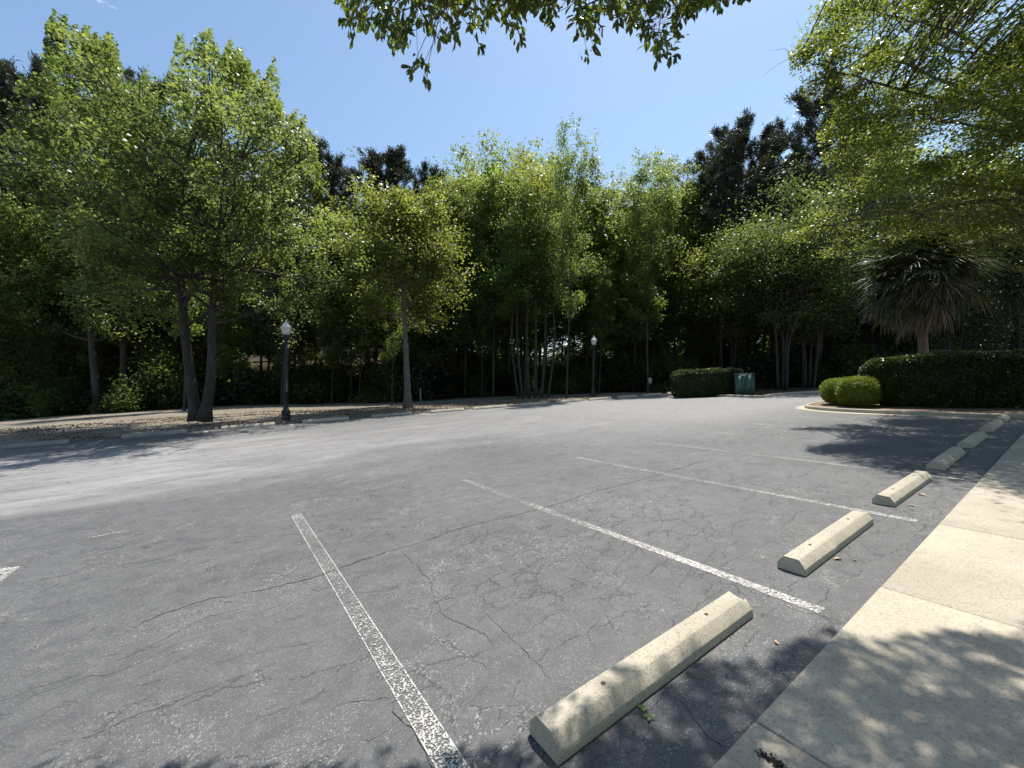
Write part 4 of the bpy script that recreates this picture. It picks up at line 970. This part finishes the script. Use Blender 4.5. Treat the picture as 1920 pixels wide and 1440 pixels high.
for c in CC:
    dd = np.linalg.norm(N_-c, axis=1); a = N_[np.argmin(dd+rs.rand(len(N_))*.4)]
    mid = (a+c)/2+rs.randn(3)*.18; lb.tube(smoothpath([a, mid, c], 7), np.linspace(.022, .005, 7), 5, False)
    for _ in range(2):
        lb.tube(limb_path(rs, mid, rs.randn(3)*.6+(c-a), .9, .0, .2, 5), np.linspace(.008, .003, 5), 3, False)
sg = rs.uniform(.22, .46, len(CC)); sg[-len(extra):] = .26
n4 = 190000
P, idx = clump_points(rs, CC, n4, sg, .3)
u, v, z = proj(P); P = P[(u > left_lim(v)-14) & (v < low_lim(u)+14) | (z < 1)]; idx = idx[:len(P)]
leaves(fb, P, rs, .092, .5, up=.8, tint=np.clip(.5+rs.randn(len(P))*.24, 0, 1), fold=.1)
o = build_tree('shade_tree', (0, 0, 0), (tb, lb, fb), (M['bark_pale'], M['yellow_leaf']), 'yellow-green tree spreading fine-leaved branches over the lot from the right edge', tilt=False)

# ------------------------------------------------------------------ tree over the camera, its twigs hang into the top of the view
rs = np.random.RandomState(21)
def shaped_leaves(mb, base, D, N, L, W, tint):
    n = len(base); S = np.cross(N, D); S /= np.linalg.norm(S, axis=1)[:, None]+1e-9; N = np.cross(D, S); L = L[:, None]; W = W[:, None]
    def q(a, b, c): return base+D*L*a+S*W*b+N*L*c
    V = np.stack([q(0, 0, 0), q(.3, .36, .06), q(.68, .5, .05), q(1, 0, -.12), q(.68, -.5, .05), q(.3, -.36, .06), q(.35, 0, -.02), q(.7, 0, -.05)], 1)
    F = np.array([[0, 1, 6, 6], [1, 2, 7, 6], [2, 3, 7, 7], [0, 6, 5, 5], [6, 7, 4, 5], [7, 3, 4, 4]])
    B = (np.arange(n)*8)[:, None, None]
    quad = F[[1, 4]][None]+B; tri = np.array([[0, 1, 6], [2, 3, 7], [0, 6, 5], [7, 3, 4]])[None]+B
    k0 = mb.n; mb.V.append(V.reshape(-1, 3)); mb.n += 8*n
    mb.F.append(quad.reshape(-1, 4)+k0); mb.T.append(np.repeat(tint, 2)); mb.F.append(tri.reshape(-1, 3)+k0); mb.T.append(np.repeat(tint, 4))
def rosette(mb, C, D, k, size, rs_):
    n = len(C)*k; i = np.repeat(np.arange(len(C)), k)
    d = D[i]*.55+rs_.randn(n, 3)*.75+[0, 0, -.35]; d /= np.linalg.norm(d, axis=1)[:, None]
    N = rs_.randn(n, 3)*.5+[0, 0, 1]; N -= (N*d).sum(1)[:, None]*d; N /= np.linalg.norm(N, axis=1)[:, None]
    L = size*rs_.uniform(.65, 1.2, n); shaped_leaves(mb, C[i]+rs_.randn(n, 3)*.018, d, N, L, L*rs_.uniform(.36, .46, n), np.clip(.5+rs_.randn(n)*.25, 0, 1))
tb, lb, fb = MB(), MB(), MB()
b5 = np.array([0.6, -2.9, 0.0])
trunk5 = smoothpath([b5, b5+[.1, .2, 1.4], b5+[.3, .5, 2.8], b5+[.4, 1.0, 4.4]], 12)
tb.tube(trunk5, np.linspace(.17, .11, 12), 12)
outline = lambda u: np.interp(u, [645, 655, 675, 700, 735, 760, 775, 790, 805, 820, 850, 870, 890, 905, 925, 950, 975, 990, 1005, 1020, 1050, 1058, 1075, 1095, 1110, 1130, 1165, 1180, 1200, 1215, 1240, 1275, 1285, 1300, 1355, 1365, 1400, 1410],
    [5, 55, 50, 60, 95, 95, 60, 60, 65, 90, 85, 50, 70, 60, 30, 55, 72, 35, 30, 50, 55, -10, 20, 95, 75, 55, 68, 60, 55, 110, 115, 95, 40, 20, 15, 0, 8, -10])
vis_pts = []
for _ in range(700):
    u = rs.uniform(646, 1408); o_ = outline(u); v = rs.uniform(-90, max(o_-14, -85))
    if 1052 < u < 1072 and v > -20: continue
    if v > 25 and rs.rand() < .25: continue
    vis_pts.append(pt(u, v, rs.uniform(2.7, 3.7)))
for (u, v) in [(773, 128), (795, 118), (797, 143), (783, 108), (898, 82), (655, 40), (660, 58), (1088, 46), (1080, 36), (1100, 98), (1112, 85), (1232, 108), (1262, 96), (1345, 12), (1300, 22), (975, 72)]:
    vis_pts.append(pt(u, v, 3.05))
vis_pts = np.array(vis_pts)
def sun_ok5(P):
    S = P-SUN/SUN[2]*P[:, 2:3]; u, v, z = proj(np.c_[S[:, :2], np.zeros(len(S))])
    vis = (z > .2) & (u > -30) & (u < 1950) & (v > 0) & (v < 1455)
    bnd = np.interp(u, [0, 585, 600, 640, 700, 760, 800, 870, 950, 1000, 1060, 1120, 1160, 1200, 1260, 1300, 1380, 1430, 1500, 1560, 1620, 1700, 1780, 1850, 1920],
        [1460, 1450, 1385, 1375, 1400, 1430, 1440, 1405, 1385, 1345, 1350, 1385, 1290, 1345, 1290, 1250, 1240, 1245, 1210, 1180, 1190, 1205, 1195, 1200, 1210])
    return ~vis | (v > bnd)
ok = sun_ok5(vis_pts); vis_pts = vis_pts[ok]
cand = np.c_[rs.uniform(-2.5, 8.5, 120000), rs.uniform(-5.0, 4.0, 120000), rs.uniform(3.6, 6.9, 120000)]
u, v, z = proj(cand); out = (z < .05) | (v < -70) | (u > 2050)
cand = cand[out & sun_ok5(cand)]
c0 = np.array([2.2, -1.2, 4.9]); q_ = (cand-c0)/np.array([5.0, 4.2, 2.0]); cand = cand[(q_**2).sum(1) < 1]
S5 = cand-SUN/SUN[2]*cand[:, 2:3]; us, vs, zs = proj(np.c_[S5[:, :2], np.zeros(len(S5))]); inf = (zs > .2) & (us > -50) & (us < 2000) & (vs < 1560)
lump5 = np.sin(cand[:, 0]*4.6+1)*np.sin(cand[:, 1]*5.3)+np.sin(cand[:, 0]*8.9+cand[:, 2]*3)*.6 > .05
cand = np.concatenate([cand[inf & lump5][:2300], cand[~inf][:1100]])
hi_ = np.c_[rs.uniform(2.5, 8.5, 60000), rs.uniform(-2.5, 3.5, 60000), rs.uniform(5.6, 8.8, 60000)]
u, v, z = proj(hi_); S6 = hi_-SUN/SUN[2]*hi_[:, 2:3]; us, vs, zs = proj(np.c_[S6[:, :2], np.zeros(len(S6))])
lump = np.sin(hi_[:, 0]*5.1)*np.sin(hi_[:, 1]*4.7+1)+np.sin(hi_[:, 0]*9.3+hi_[:, 2]*3)*.7+.5*np.sin(hi_[:, 0]*2.3+hi_[:, 1]*3.1) > .25
hi_ = hi_[((v < -60) | (z < .05)) & sun_ok5(hi_) & (zs > .2) & (us > 1100) & (us < 2000) & (vs < 1560) & lump]
cand = np.concatenate([cand, hi_[:850]])
# a sparser outer part of the crown that only freckles the walk farther on
tip = np.c_[rs.uniform(6.5, 11.5, 4000), rs.uniform(-2.5, 1.8, 4000), rs.uniform(5.2, 7.5, 4000)]
S_ = tip-SUN/SUN[2]*tip[:, 2:3]; us, vs, zs = proj(np.c_[S_[:, :2], np.zeros(len(S_))]); u, v, z = proj(tip)
inb = ((us > 1760) & (vs > 925) & (vs < 1015)) | ((us > 1930) & (zs > .2))
tip = tip[inb & ((v < -20) | (u > 1960))][:80]
lt = [np.array([1.6, 1.6, 4.3]), np.array([2.6, 2.0, 4.6]), np.array([0.6, 1.5, 4.1]), np.array([3.6, 1.0, 4.8]), np.array([4.8, .0, 5.0]), np.array([5.5, -1.5, 5.2]), np.array([1.0, -1.0, 6.0]), np.array([3.0, -2.5, 6.0]), np.array([8.5, 0.2, 6.3]), np.array([-1.2, .2, 5.2]), np.array([4.5, .8, 7.2]), np.array([6, 1.5, 7.6]), np.array([5.5, 0, 6.6]), np.array([3.5, 1.2, 6.8])]
nodes = [trunk5[6:]]
for e in lt:
    a = trunk5[rs.randint(6, 12)]; Q = smoothpath([a, a*.6+e*.4+[0, 0, .35], a*.25+e*.75+[0, 0, .25], e], 20); Q[1:-1] += rs.randn(18, 3)*.02
    lb.tube(Q, np.linspace(.05, .008, 20), 8, False); nodes.append(Q[4:])
N_ = np.concatenate(nodes)
allp = np.concatenate([vis_pts, cand, tip]); DD = []
hub = []
# bundle twigs: every few leaf sprays share a sub-branch
sub = vis_pts[rs.choice(len(vis_pts), 45, replace=False)]+[0, 0, .12]
sub = np.array([s_ for s_ in sub])
sub2 = cand[rs.choice(len(cand), 160, replace=False)]
for s_ in np.concatenate([sub, sub2]):
    a = N_[np.argmin(np.linalg.norm(N_-s_, axis=1))]; Q = smoothpath([a, (a+s_)/2+rs.randn(3)*.05+[0, 0, .06], s_], 10); lb.tube(Q, np.linspace(.011, .0035, 10), 5, False); hub.append(Q[3:])
hubs = np.concatenate(hub)
for c in allp:
    a = hubs[np.argmin(np.linalg.norm(hubs-c, axis=1))]; d = c-a; DD.append(d/(np.linalg.norm(d)+1e-6))
    if np.linalg.norm(d) > .02: lb.tube(np.array([a, (a+c)/2+rs.randn(3)*.012, c]), [.003, .0022, .0015], 4, False)
DD = np.array(DD)
rosette(fb, allp, DD, 8, .074, rs)
build_tree('overhanging_tree', (0, 0, 0), (tb, lb, fb), (M['bark_pale'], M['holly']), 'leafy tree whose twigs hang into the top of the view against the sky', tilt=False)

for k, (x, y, kd) in enumerate([(-13, -8, 'mid'), (-8, -9.5, 'dark'), (-3.5, -8, 'mid'), (1.5, -10, 'dark'), (6, -8.5, 'mid'), (11, -10, 'dark'), (15.5, -8, 'mid'), (-15, -2, 'mid'), (-17, 5, 'slim')]):  # unseen trees added to block skylight and darken the near ground
    t = empty(NAME[kd], (0, 0, 0), 'unseen tree added by the walk to shade the near ground', 'tree', 'unseen trees added by the walk for shade')
    for nm, me in get_proto(kd, k % 3):
        o = bpy.data.objects.new(nm, me); COL.objects.link(o); o.parent = t
    s_ = rs.uniform(.62, .75); place(t, (x, y, 0), rs.uniform(0, 6.28), (s_*1.05, s_*1.05, s_), False)
# ------------------------------------------------------------------ palm
def fan(rs_, dead=False, n=34, Rl=1.15):
    mb = MB(); pet = rs_.uniform(1.0, 1.5)
    P = smoothpath([(0, 0, 0), (pet*.5, 0, .10), (pet, 0, .02)], 7); mb.tube(P, np.linspace(.028, .014, 7), 5)
    spread = rad(250) if not dead else rad(120)
    for k in range(n):
        a = -spread/2+spread*k/(n-1); L = Rl*rs_.uniform(.8, 1.08)*(1-.22*abs(a)/(spread/2)); w_ = .024*rs_.uniform(.8, 1.2)
        d = np.array([math.cos(a), math.sin(a), 0]); s_ = np.array([-math.sin(a), math.cos(a), 0]); pts = []
        dr = rs_.uniform(.5, 1.3)*(2.2 if dead else 1)
        for f in (0, .35, .7, 1.0):
            c = np.array([pet, 0, .02])+d*L*f+np.array([0, 0, -dr*L*f**2.2*.55+.10*L*f*(1-abs(a)/(spread/2))]); ww = w_*(1.1 if f == .35 else .9 if f == 0.7 else .25 if f == 1 else .25)
            pts += [c-s_*ww+[0, 0, .012], c+s_*ww]
        mb.add(pts, [[0, 1, 3, 2], [2, 3, 5, 4], [4, 5, 7, 6]], np.full(3, rs_.rand()))
    return mb
rs = np.random.RandomState(33)
bp = base_at(1733, 18.6); Hc = hgt(1738, 520, 18.6)
t = empty('palm_tree', (0, 0, 0), 'squat fan palm with a shaggy crown of green and dead fronds behind the large hedge', 'palm tree')
tb = MB(); tb.tube(smoothpath([(0, 0, 0), (.05, 0, Hc*.5), (0, .03, Hc)], 20), np.linspace(.20, .17, 20)+rs.uniform(0, .02, 20), 14)
for k in range(46):
    a = k*2.399; h = Hc*(.50+.5*k/46); d = np.array([math.cos(a), math.sin(a), 0]); p0 = np.array([0, 0, h])+d*.16
    tb.tube(np.array([p0, p0+d*.10+[0, 0, .16], p0+d*.20+[0, 0, .34]]), [.05, .035, .015], 5)
tb.obj('trunk', M['bark_palm'], t, True)
fr = [fan(rs).mesh('frond', M['frond']) for _ in range(5)]; df = [fan(rs, True, 24, .95).mesh('dead_frond', M['dead_frond']) for _ in range(3)]
mixed = [fan(rs, False, 30, 1.1).mesh('frond', M['dead_frond']) for _ in range(2)]
for k in range(96):
    a = k*2.399+rs.uniform(-.2, .2); f = k/95.0; el = rad(84-134*f**.8)+rs.uniform(-.15, .15); dead = f > .62
    me = df[rs.randint(3)] if f > .9 else (mixed[rs.randint(2)] if (dead and rs.rand() < .5) else fr[rs.randint(5)])
    o = bpy.data.objects.new('dead_frond' if me in df or me in mixed else 'frond', me); COL.objects.link(o); o.parent = t
    o.rotation_euler = (rs.uniform(-.5, .5), -el, a); o.location = (0, 0, Hc-.25*f); s_ = rs.uniform(1.0, 1.25); o.scale = (s_, s_, s_)
place(t, bp, 0, (.86, .86, 1.0), False)

# ------------------------------------------------------------------ hedges and clipped shrubs
def clipped(name, c, dims, rz, n, size, mat, label, cat, group=None, p_=4.0, seed=0, lump=.05):
    r_ = np.random.RandomState(seed); a, b, h = dims[0]/2, dims[1]/2, dims[2]
    def surf(th, ph, k=1.0):
        ct, st = np.cos(th), np.sin(th); cp, sp = np.cos(ph), np.sin(ph); e = 2.0/p_
        f = lambda x, q: np.sign(x)*np.abs(x)**q
        x = a*f(cp, e)*f(ct, e); y = b*f(cp, e)*f(st, e); z = h*.5*f(sp, e)+h*.5
        P = np.stack([x, y, z], -1); nz_ = np.sin(x*3.1+seed)*np.cos(y*2.7+z*3.3)+.6*np.sin(x*7.3+z*5)*np.cos(y*6.1)
        return P*[1, 1, 1]*k+np.stack([x/a, y/b, (z-h/2)/(h/2)], -1)*(nz_*lump)[..., None]
    mb = MB(); nu, nv = 64, 24; th = np.linspace(-math.pi, math.pi, nu, endpoint=False); ph = np.linspace(-math.pi/2, math.pi/2, nv)
    TH, PH = np.meshgrid(th, ph); G = surf(TH, PH); G = (G-[0, 0, h/2])*[1-.17/a, 1-.17/b, 1-.30/h]+[0, 0, h/2]; G[..., 2] = np.clip(G[..., 2], .05, None)
    i = np.arange(nv-1)[:, None]*nu; j = np.arange(nu)[None, :]; j2 = (j+1) % nu
    mb.add(G.reshape(-1, 3), np.stack([i+j, i+j2, i+nu+j2, i+nu+j], -1).reshape(-1, 4), np.full((nv-1)*nu, .0))
    # leaves over the surface, sampled evenly by area
    c_ = h/2; ar = np.array([b*c_, b*c_, a*c_, a*c_, a*b, a*b]); fc = r_.choice(6, n, p=ar/ar.sum()); Q = r_.uniform(-1, 1, (n, 3))
    Q[np.arange(n), fc//2] = np.where(fc % 2, 1.0, -1.0)
    Q /= ((np.abs(Q)**p_).sum(1)**(1/p_))[:, None]; P0 = Q*[a, b, c_]
    w_ = np.sin(P0[:, 0]*3.1+seed)*np.cos(P0[:, 1]*2.7+(P0[:, 2]+c_)*3.3)+.6*np.sin(P0[:, 0]*7.3+(P0[:, 2]+c_)*5)*np.cos(P0[:, 1]*6.1)
    P0 = P0+Q*(w_*lump)[:, None]+[0, 0, c_]; k = n; dirn = P0-[0, 0, h/2]; dirn /= np.linalg.norm(dirn, axis=1)[:, None]
    P0 = P0+dirn*(np.abs(r_.randn(k))*.03-r_.rand(k)*.10)[:, None]; P0[:, 2] = np.clip(P0[:, 2], .04, None)
    leaves(mb, P0, r_, size, .55, up=.15, tint=np.clip(.45+r_.randn(k)*.25, 0, 1), fold=.08)
    o = mb.obj(name, mat, loc=c); o.rotation_euler = (0, 0, rz); tag(o, label, cat, group); return o
ha = np.array([20.05, 5.25]); hb = np.array([20.75, 0.75]); hc = (ha+hb)/2
clipped('hedge', (hc[0], hc[1], .09), (4.7, 1.35, 1.86), math.atan2(*(hb-ha)[::-1]), 80000, .062, M['hedge'], 'large clipped dark green hedge on the kerbed island in front of the palm', 'hedge', p_=3.6, seed=2, lump=.05)
q1 = base_at(1580, 16.6); q2 = base_at(1612, 15.5)
clipped('boxwood_shrub', (q1[0], q1[1], .12), (1.45, 1.4, 1.02), .3, 22000, .042, M['boxwood'], 'low rounded bright green shrub at the island tip, the rear left one of two', 'shrub', 'two rounded shrubs at the island tip', p_=2.5, seed=3, lump=.015)
clipped('boxwood_shrub', (q2[0], q2[1], .12), (1.4, 1.3, 1.10), .1, 22000, .042, M['boxwood'], 'rounded bright green shrub at the island tip touching the large hedge', 'shrub', 'two rounded shrubs at the island tip', p_=2.6, seed=4, lump=.015)
# hedge by the cabinet
h1 = gp(1266, 741.0); h2 = gp(1385, 743.0)
dd_ = float((h1-EYE) @ FWD); ww = 122/F_PX*dd_*.93; hh = 48/F_PX*dd_; hm = (h1+h2)/2
rt = math.atan2(*( (pt(1385, 700, 26)-pt(1266, 700, 26))[:2][::-1]))
hm = base_at(1326, 26.6)
clipped('hedge', (hm[0], hm[1], -.02), (122/F_PX*26.6, 1.5, hgt(1326, 692, 26.6)), rt, 42000, .075, M['hedge'], 'small clipped hedge beside the green cabinet at the end of the lot', 'hedge', p_=7.0, seed=6, lump=.05)
# sprig of low fern at the right end of the island
fb = MB(); P = base_at(1893, 13.2); r_ = np.random.RandomState(3); C_ = np.c_[r_.randn(260, 2)*.22, np.abs(r_.randn(260))*.10+.03]; leaves(fb, C_, r_, .12, .3, up=.3, droop=.3)
o = fb.obj('low_plant', M['boxwood'], loc=(P[0], P[1], .1)); tag(o, 'small low light green plant at the right foot of the large hedge', 'plant')

# ------------------------------------------------------------------ green cabinet, utility box, sign, stake
def rot_z(a): return [[math.cos(a), -math.sin(a), 0], [math.sin(a), math.cos(a), 0], [0, 0, 1]]
cb_ = base_at(1397, 25.4); ch = hgt(1397, 700, 25.4)
t = empty('utility_cabinet', (cb_[0], cb_[1], 0), 'dark green metal utility cabinet at the right end of the small clipped hedge', 'cabinet', rz=rt-.5)
w1, w2 = 1.05, 0.75
b_ = MB(); b_.box((0, 0, ch/2-.03), (w1, w2, ch-.06)); b_.obj('housing', M['green_metal'], t)
b_ = MB(); b_.box((0, 0, ch-.03), (w1+.07, w2+.07, .06)); b_.obj('lid', M['green_metal'], t)
for s_ in (-1, 1):
    b_ = MB(); b_.box((s_*(w1/4), -w2/2-.008, ch/2-.03), (w1/2-.03, .016, ch-.22)); d_ = b_.obj('door', M['green_metal'], t)
    b_ = MB(); b_.box((-s_*0+s_*.06, -w2/2-.03, ch*.5), (.02, .03, .16)); b_.obj('handle', M['black_iron'], d_)
b_ = MB(); b_.box((0, 0, .03), (w1+.18, w2+.18, .06)); b_.obj('plinth', M['stop_shaded'], t)
ub = base_at(1926, 18.4)
t = empty('utility_box', (ub[0], ub[1], 0), 'low dark blue-green box at the right edge beyond the large hedge', 'utility box', rz=.2)
b_ = MB(); b_.box((0, 0, .17), (1.0, .9, .34)); b_.obj('housing', plain('navy_metal', (0.02, 0.035, 0.05), .5), t)
b_ = MB(); b_.box((0, 0, .365), (1.06, .96, .05)); b_.obj('lid', M['green_metal'], t)
sp_ = pt(1219, 714, 33.4)
t = empty('sign', tuple(sp_), 'small faded pale sign fixed to a trunk left of the small hedge', 'sign', rz=rt)
b_ = MB(); b_.box((0, 0, 0), (.26, .02, .46)); b_.obj('plate', M['sign'], t)
b_ = MB(); b_.box((0, .03, 0), (.05, .04, .5)); b_.obj('bracket', M['timber'], t)
sk = base_at(789, 31); b_ = MB(); b_.tube([(0, 0, 0), (.02, 0, .6), (.03, .02, 1.25)], [.05, .05, .045], 8)
tag(b_.obj('stake', M['timber'], loc=tuple(sk)), 'short pale wooden stake standing right of the single grey trunk', 'stake')

# ------------------------------------------------------------------ building behind the wood
A = base_at(440, 60); B = base_at(845, 58); L = float(np.linalg.norm((B-A)[:2])); az = math.atan2(*((B-A)[:2][::-1]))
t = empty('building', tuple(A), 'long tan stucco building with a dark roof half hidden behind the wood', 'building', rz=az)
hw = 5.6
b_ = MB(); b_.box((L/2, 6, hw/2), (L, 12, hw)); b_.obj('wall', M['stucco'], t)
b_ = MB(); ov = .7
b_.add([(-ov, -ov, hw), (L+ov, -ov, hw), (L+ov, 12+ov, hw), (-ov, 12+ov, hw), (3, 6, hw+2.4), (L-3, 6, hw+2.4)], [[0, 3, 2, 1]])
b_.add([(-ov, -ov, hw+.02), (L+ov, -ov, hw+.02), (L+ov, 12+ov, hw+.02), (-ov, 12+ov, hw+.02), (3, 6, hw+2.4), (L-3, 6, hw+2.4)], [[0, 1, 5, 4], [2, 3, 4, 5]])
b_.add([(-ov, -ov, hw+.02), (-ov, 12+ov, hw+.02), (3, 6, hw+2.4)], [[0, 2, 1]]); b_.add([(L+ov, -ov, hw+.02), (L+ov, 12+ov, hw+.02), (L-3, 6, hw+2.4)], [[0, 1, 2]])
b_.obj('roof', M['roof'], t)
b_ = MB(); b_.box((L/2, -ov-.03, hw-.05), (L+2*ov, .05, .22)); b_.obj('fascia', M['roof'], t)
for k in range(7):
    for z_ in (1.5, 4.2):
        b_ = MB(); x_ = 2.0+k*(L-4)/6; b_.box((x_, -.03, z_), (1.5, .06, 1.3)); f_ = b_.obj('window', M['trim'], t)
        b_ = MB(); b_.box((x_, -.07, z_), (1.3, .03, 1.1)); b_.obj('pane', M['glass'], f_)

# ------------------------------------------------------------------ litter: single fallen leaves
rs = np.random.RandomState(77)
def fallen(u, v, sz, mat, label, z=.004, group=None):
    p = gp(u, v, z); mb = MB(); a = rs.uniform(0, 6.28); d = np.array([[math.cos(a), math.sin(a), .06]]); d /= np.linalg.norm(d)
    shaped_leaves(mb, np.zeros((1, 3)), d, np.array([[.1, .1, 1.0]]), np.array([sz]), np.array([sz*.5]), np.array([.5]))
    o = mb.obj('fallen_leaf', mat, loc=tuple(p+[0, 0, .006])); tag(o, label, 'leaf', group)
fallen(1563, 1049, .08, M['leaf_dry'], 'tan fallen leaf lying behind the second wheel stop')
fallen(1452, 1201, .045, M['leaf_dry'], 'small tan fallen leaf on the asphalt between the nearest wheel stop and the walk')
fallen(1702, 947, .07, M['leaf_dry'], 'pale fallen leaf beside the third wheel stop')
fallen(1735, 930, .10, M['leaf_dry'], 'long pale fallen leaf at the far end of the third wheel stop')
fallen(1605, 1053, .05, M['leaf_green'], 'dull fallen leaf on the asphalt right of the second wheel stop')
t = empty('fallen_sprig', tuple(gp(1205, 1345, .006)), 'green sprig of leaves lying on the asphalt beside the nearest wheel stop', 'sprig')
mb = MB(); C_ = np.array([[0, 0, .006], [.02, .01, .008], [.045, .005, .006]]); rosette(mb, C_, np.array([[1., 0, .1]]*3), 3, .05, rs)
mb.V = [np.c_[q[:, :2], np.abs(q[:, 2])*.35+.002] for q in mb.V]; mb.obj('leaves', M['leaf_green'], t)
mb = MB(); mb.tube([(-.02, 0, .004), (.06, .01, .005)], [.0015, .001], 5); mb.obj('stem', M['bark_pale'], t)
# dirt and leaf crumbs caught in the near joint
mb = MB(); c = gp(1442, 1424, .02); n = 260; P = np.c_[c[0]+rs.randn(n)*.012, c[1]-.02+rs.randn(n)*.035, .022+np.abs(rs.randn(n))*.004]; leaves(mb, P, rs, .012, .7)
o = mb.obj('leaf_crumbs', M['crack']); tag(o, kind='stuff')
# litter on the verge, its clumps also standing in for dappled tree shade
mb = MB(); n = 30000; X_ = rs.uniform(-25, 24, n); t_ = rs.uniform(0, 1, n)**1.3; clump_ = np.sin(X_*1.7+t_*9)*np.sin(X_*.6+4*t_+1)+rs.randn(n)*.5 > -.1; X_, t_ = X_[clump_], t_[clump_]
Y_ = np.array([YL(x) for x in X_])+.5+t_*9; Z_ = .03+np.interp(X_, [-30, 2, 7, 12], [0.34, 0.34, 0.10, 0.0])*np.interp(t_*9, [0, 2.5, 7, 9], [0, 1, 1, 0])
leaves(mb, np.c_[X_, Y_, Z_], rs, .10, .6, up=1.0, fold=.1)
tag(mb.obj('leaf_litter', M['litter']), 'thin scatter of dry leaves over the bare verge', kind='stuff')
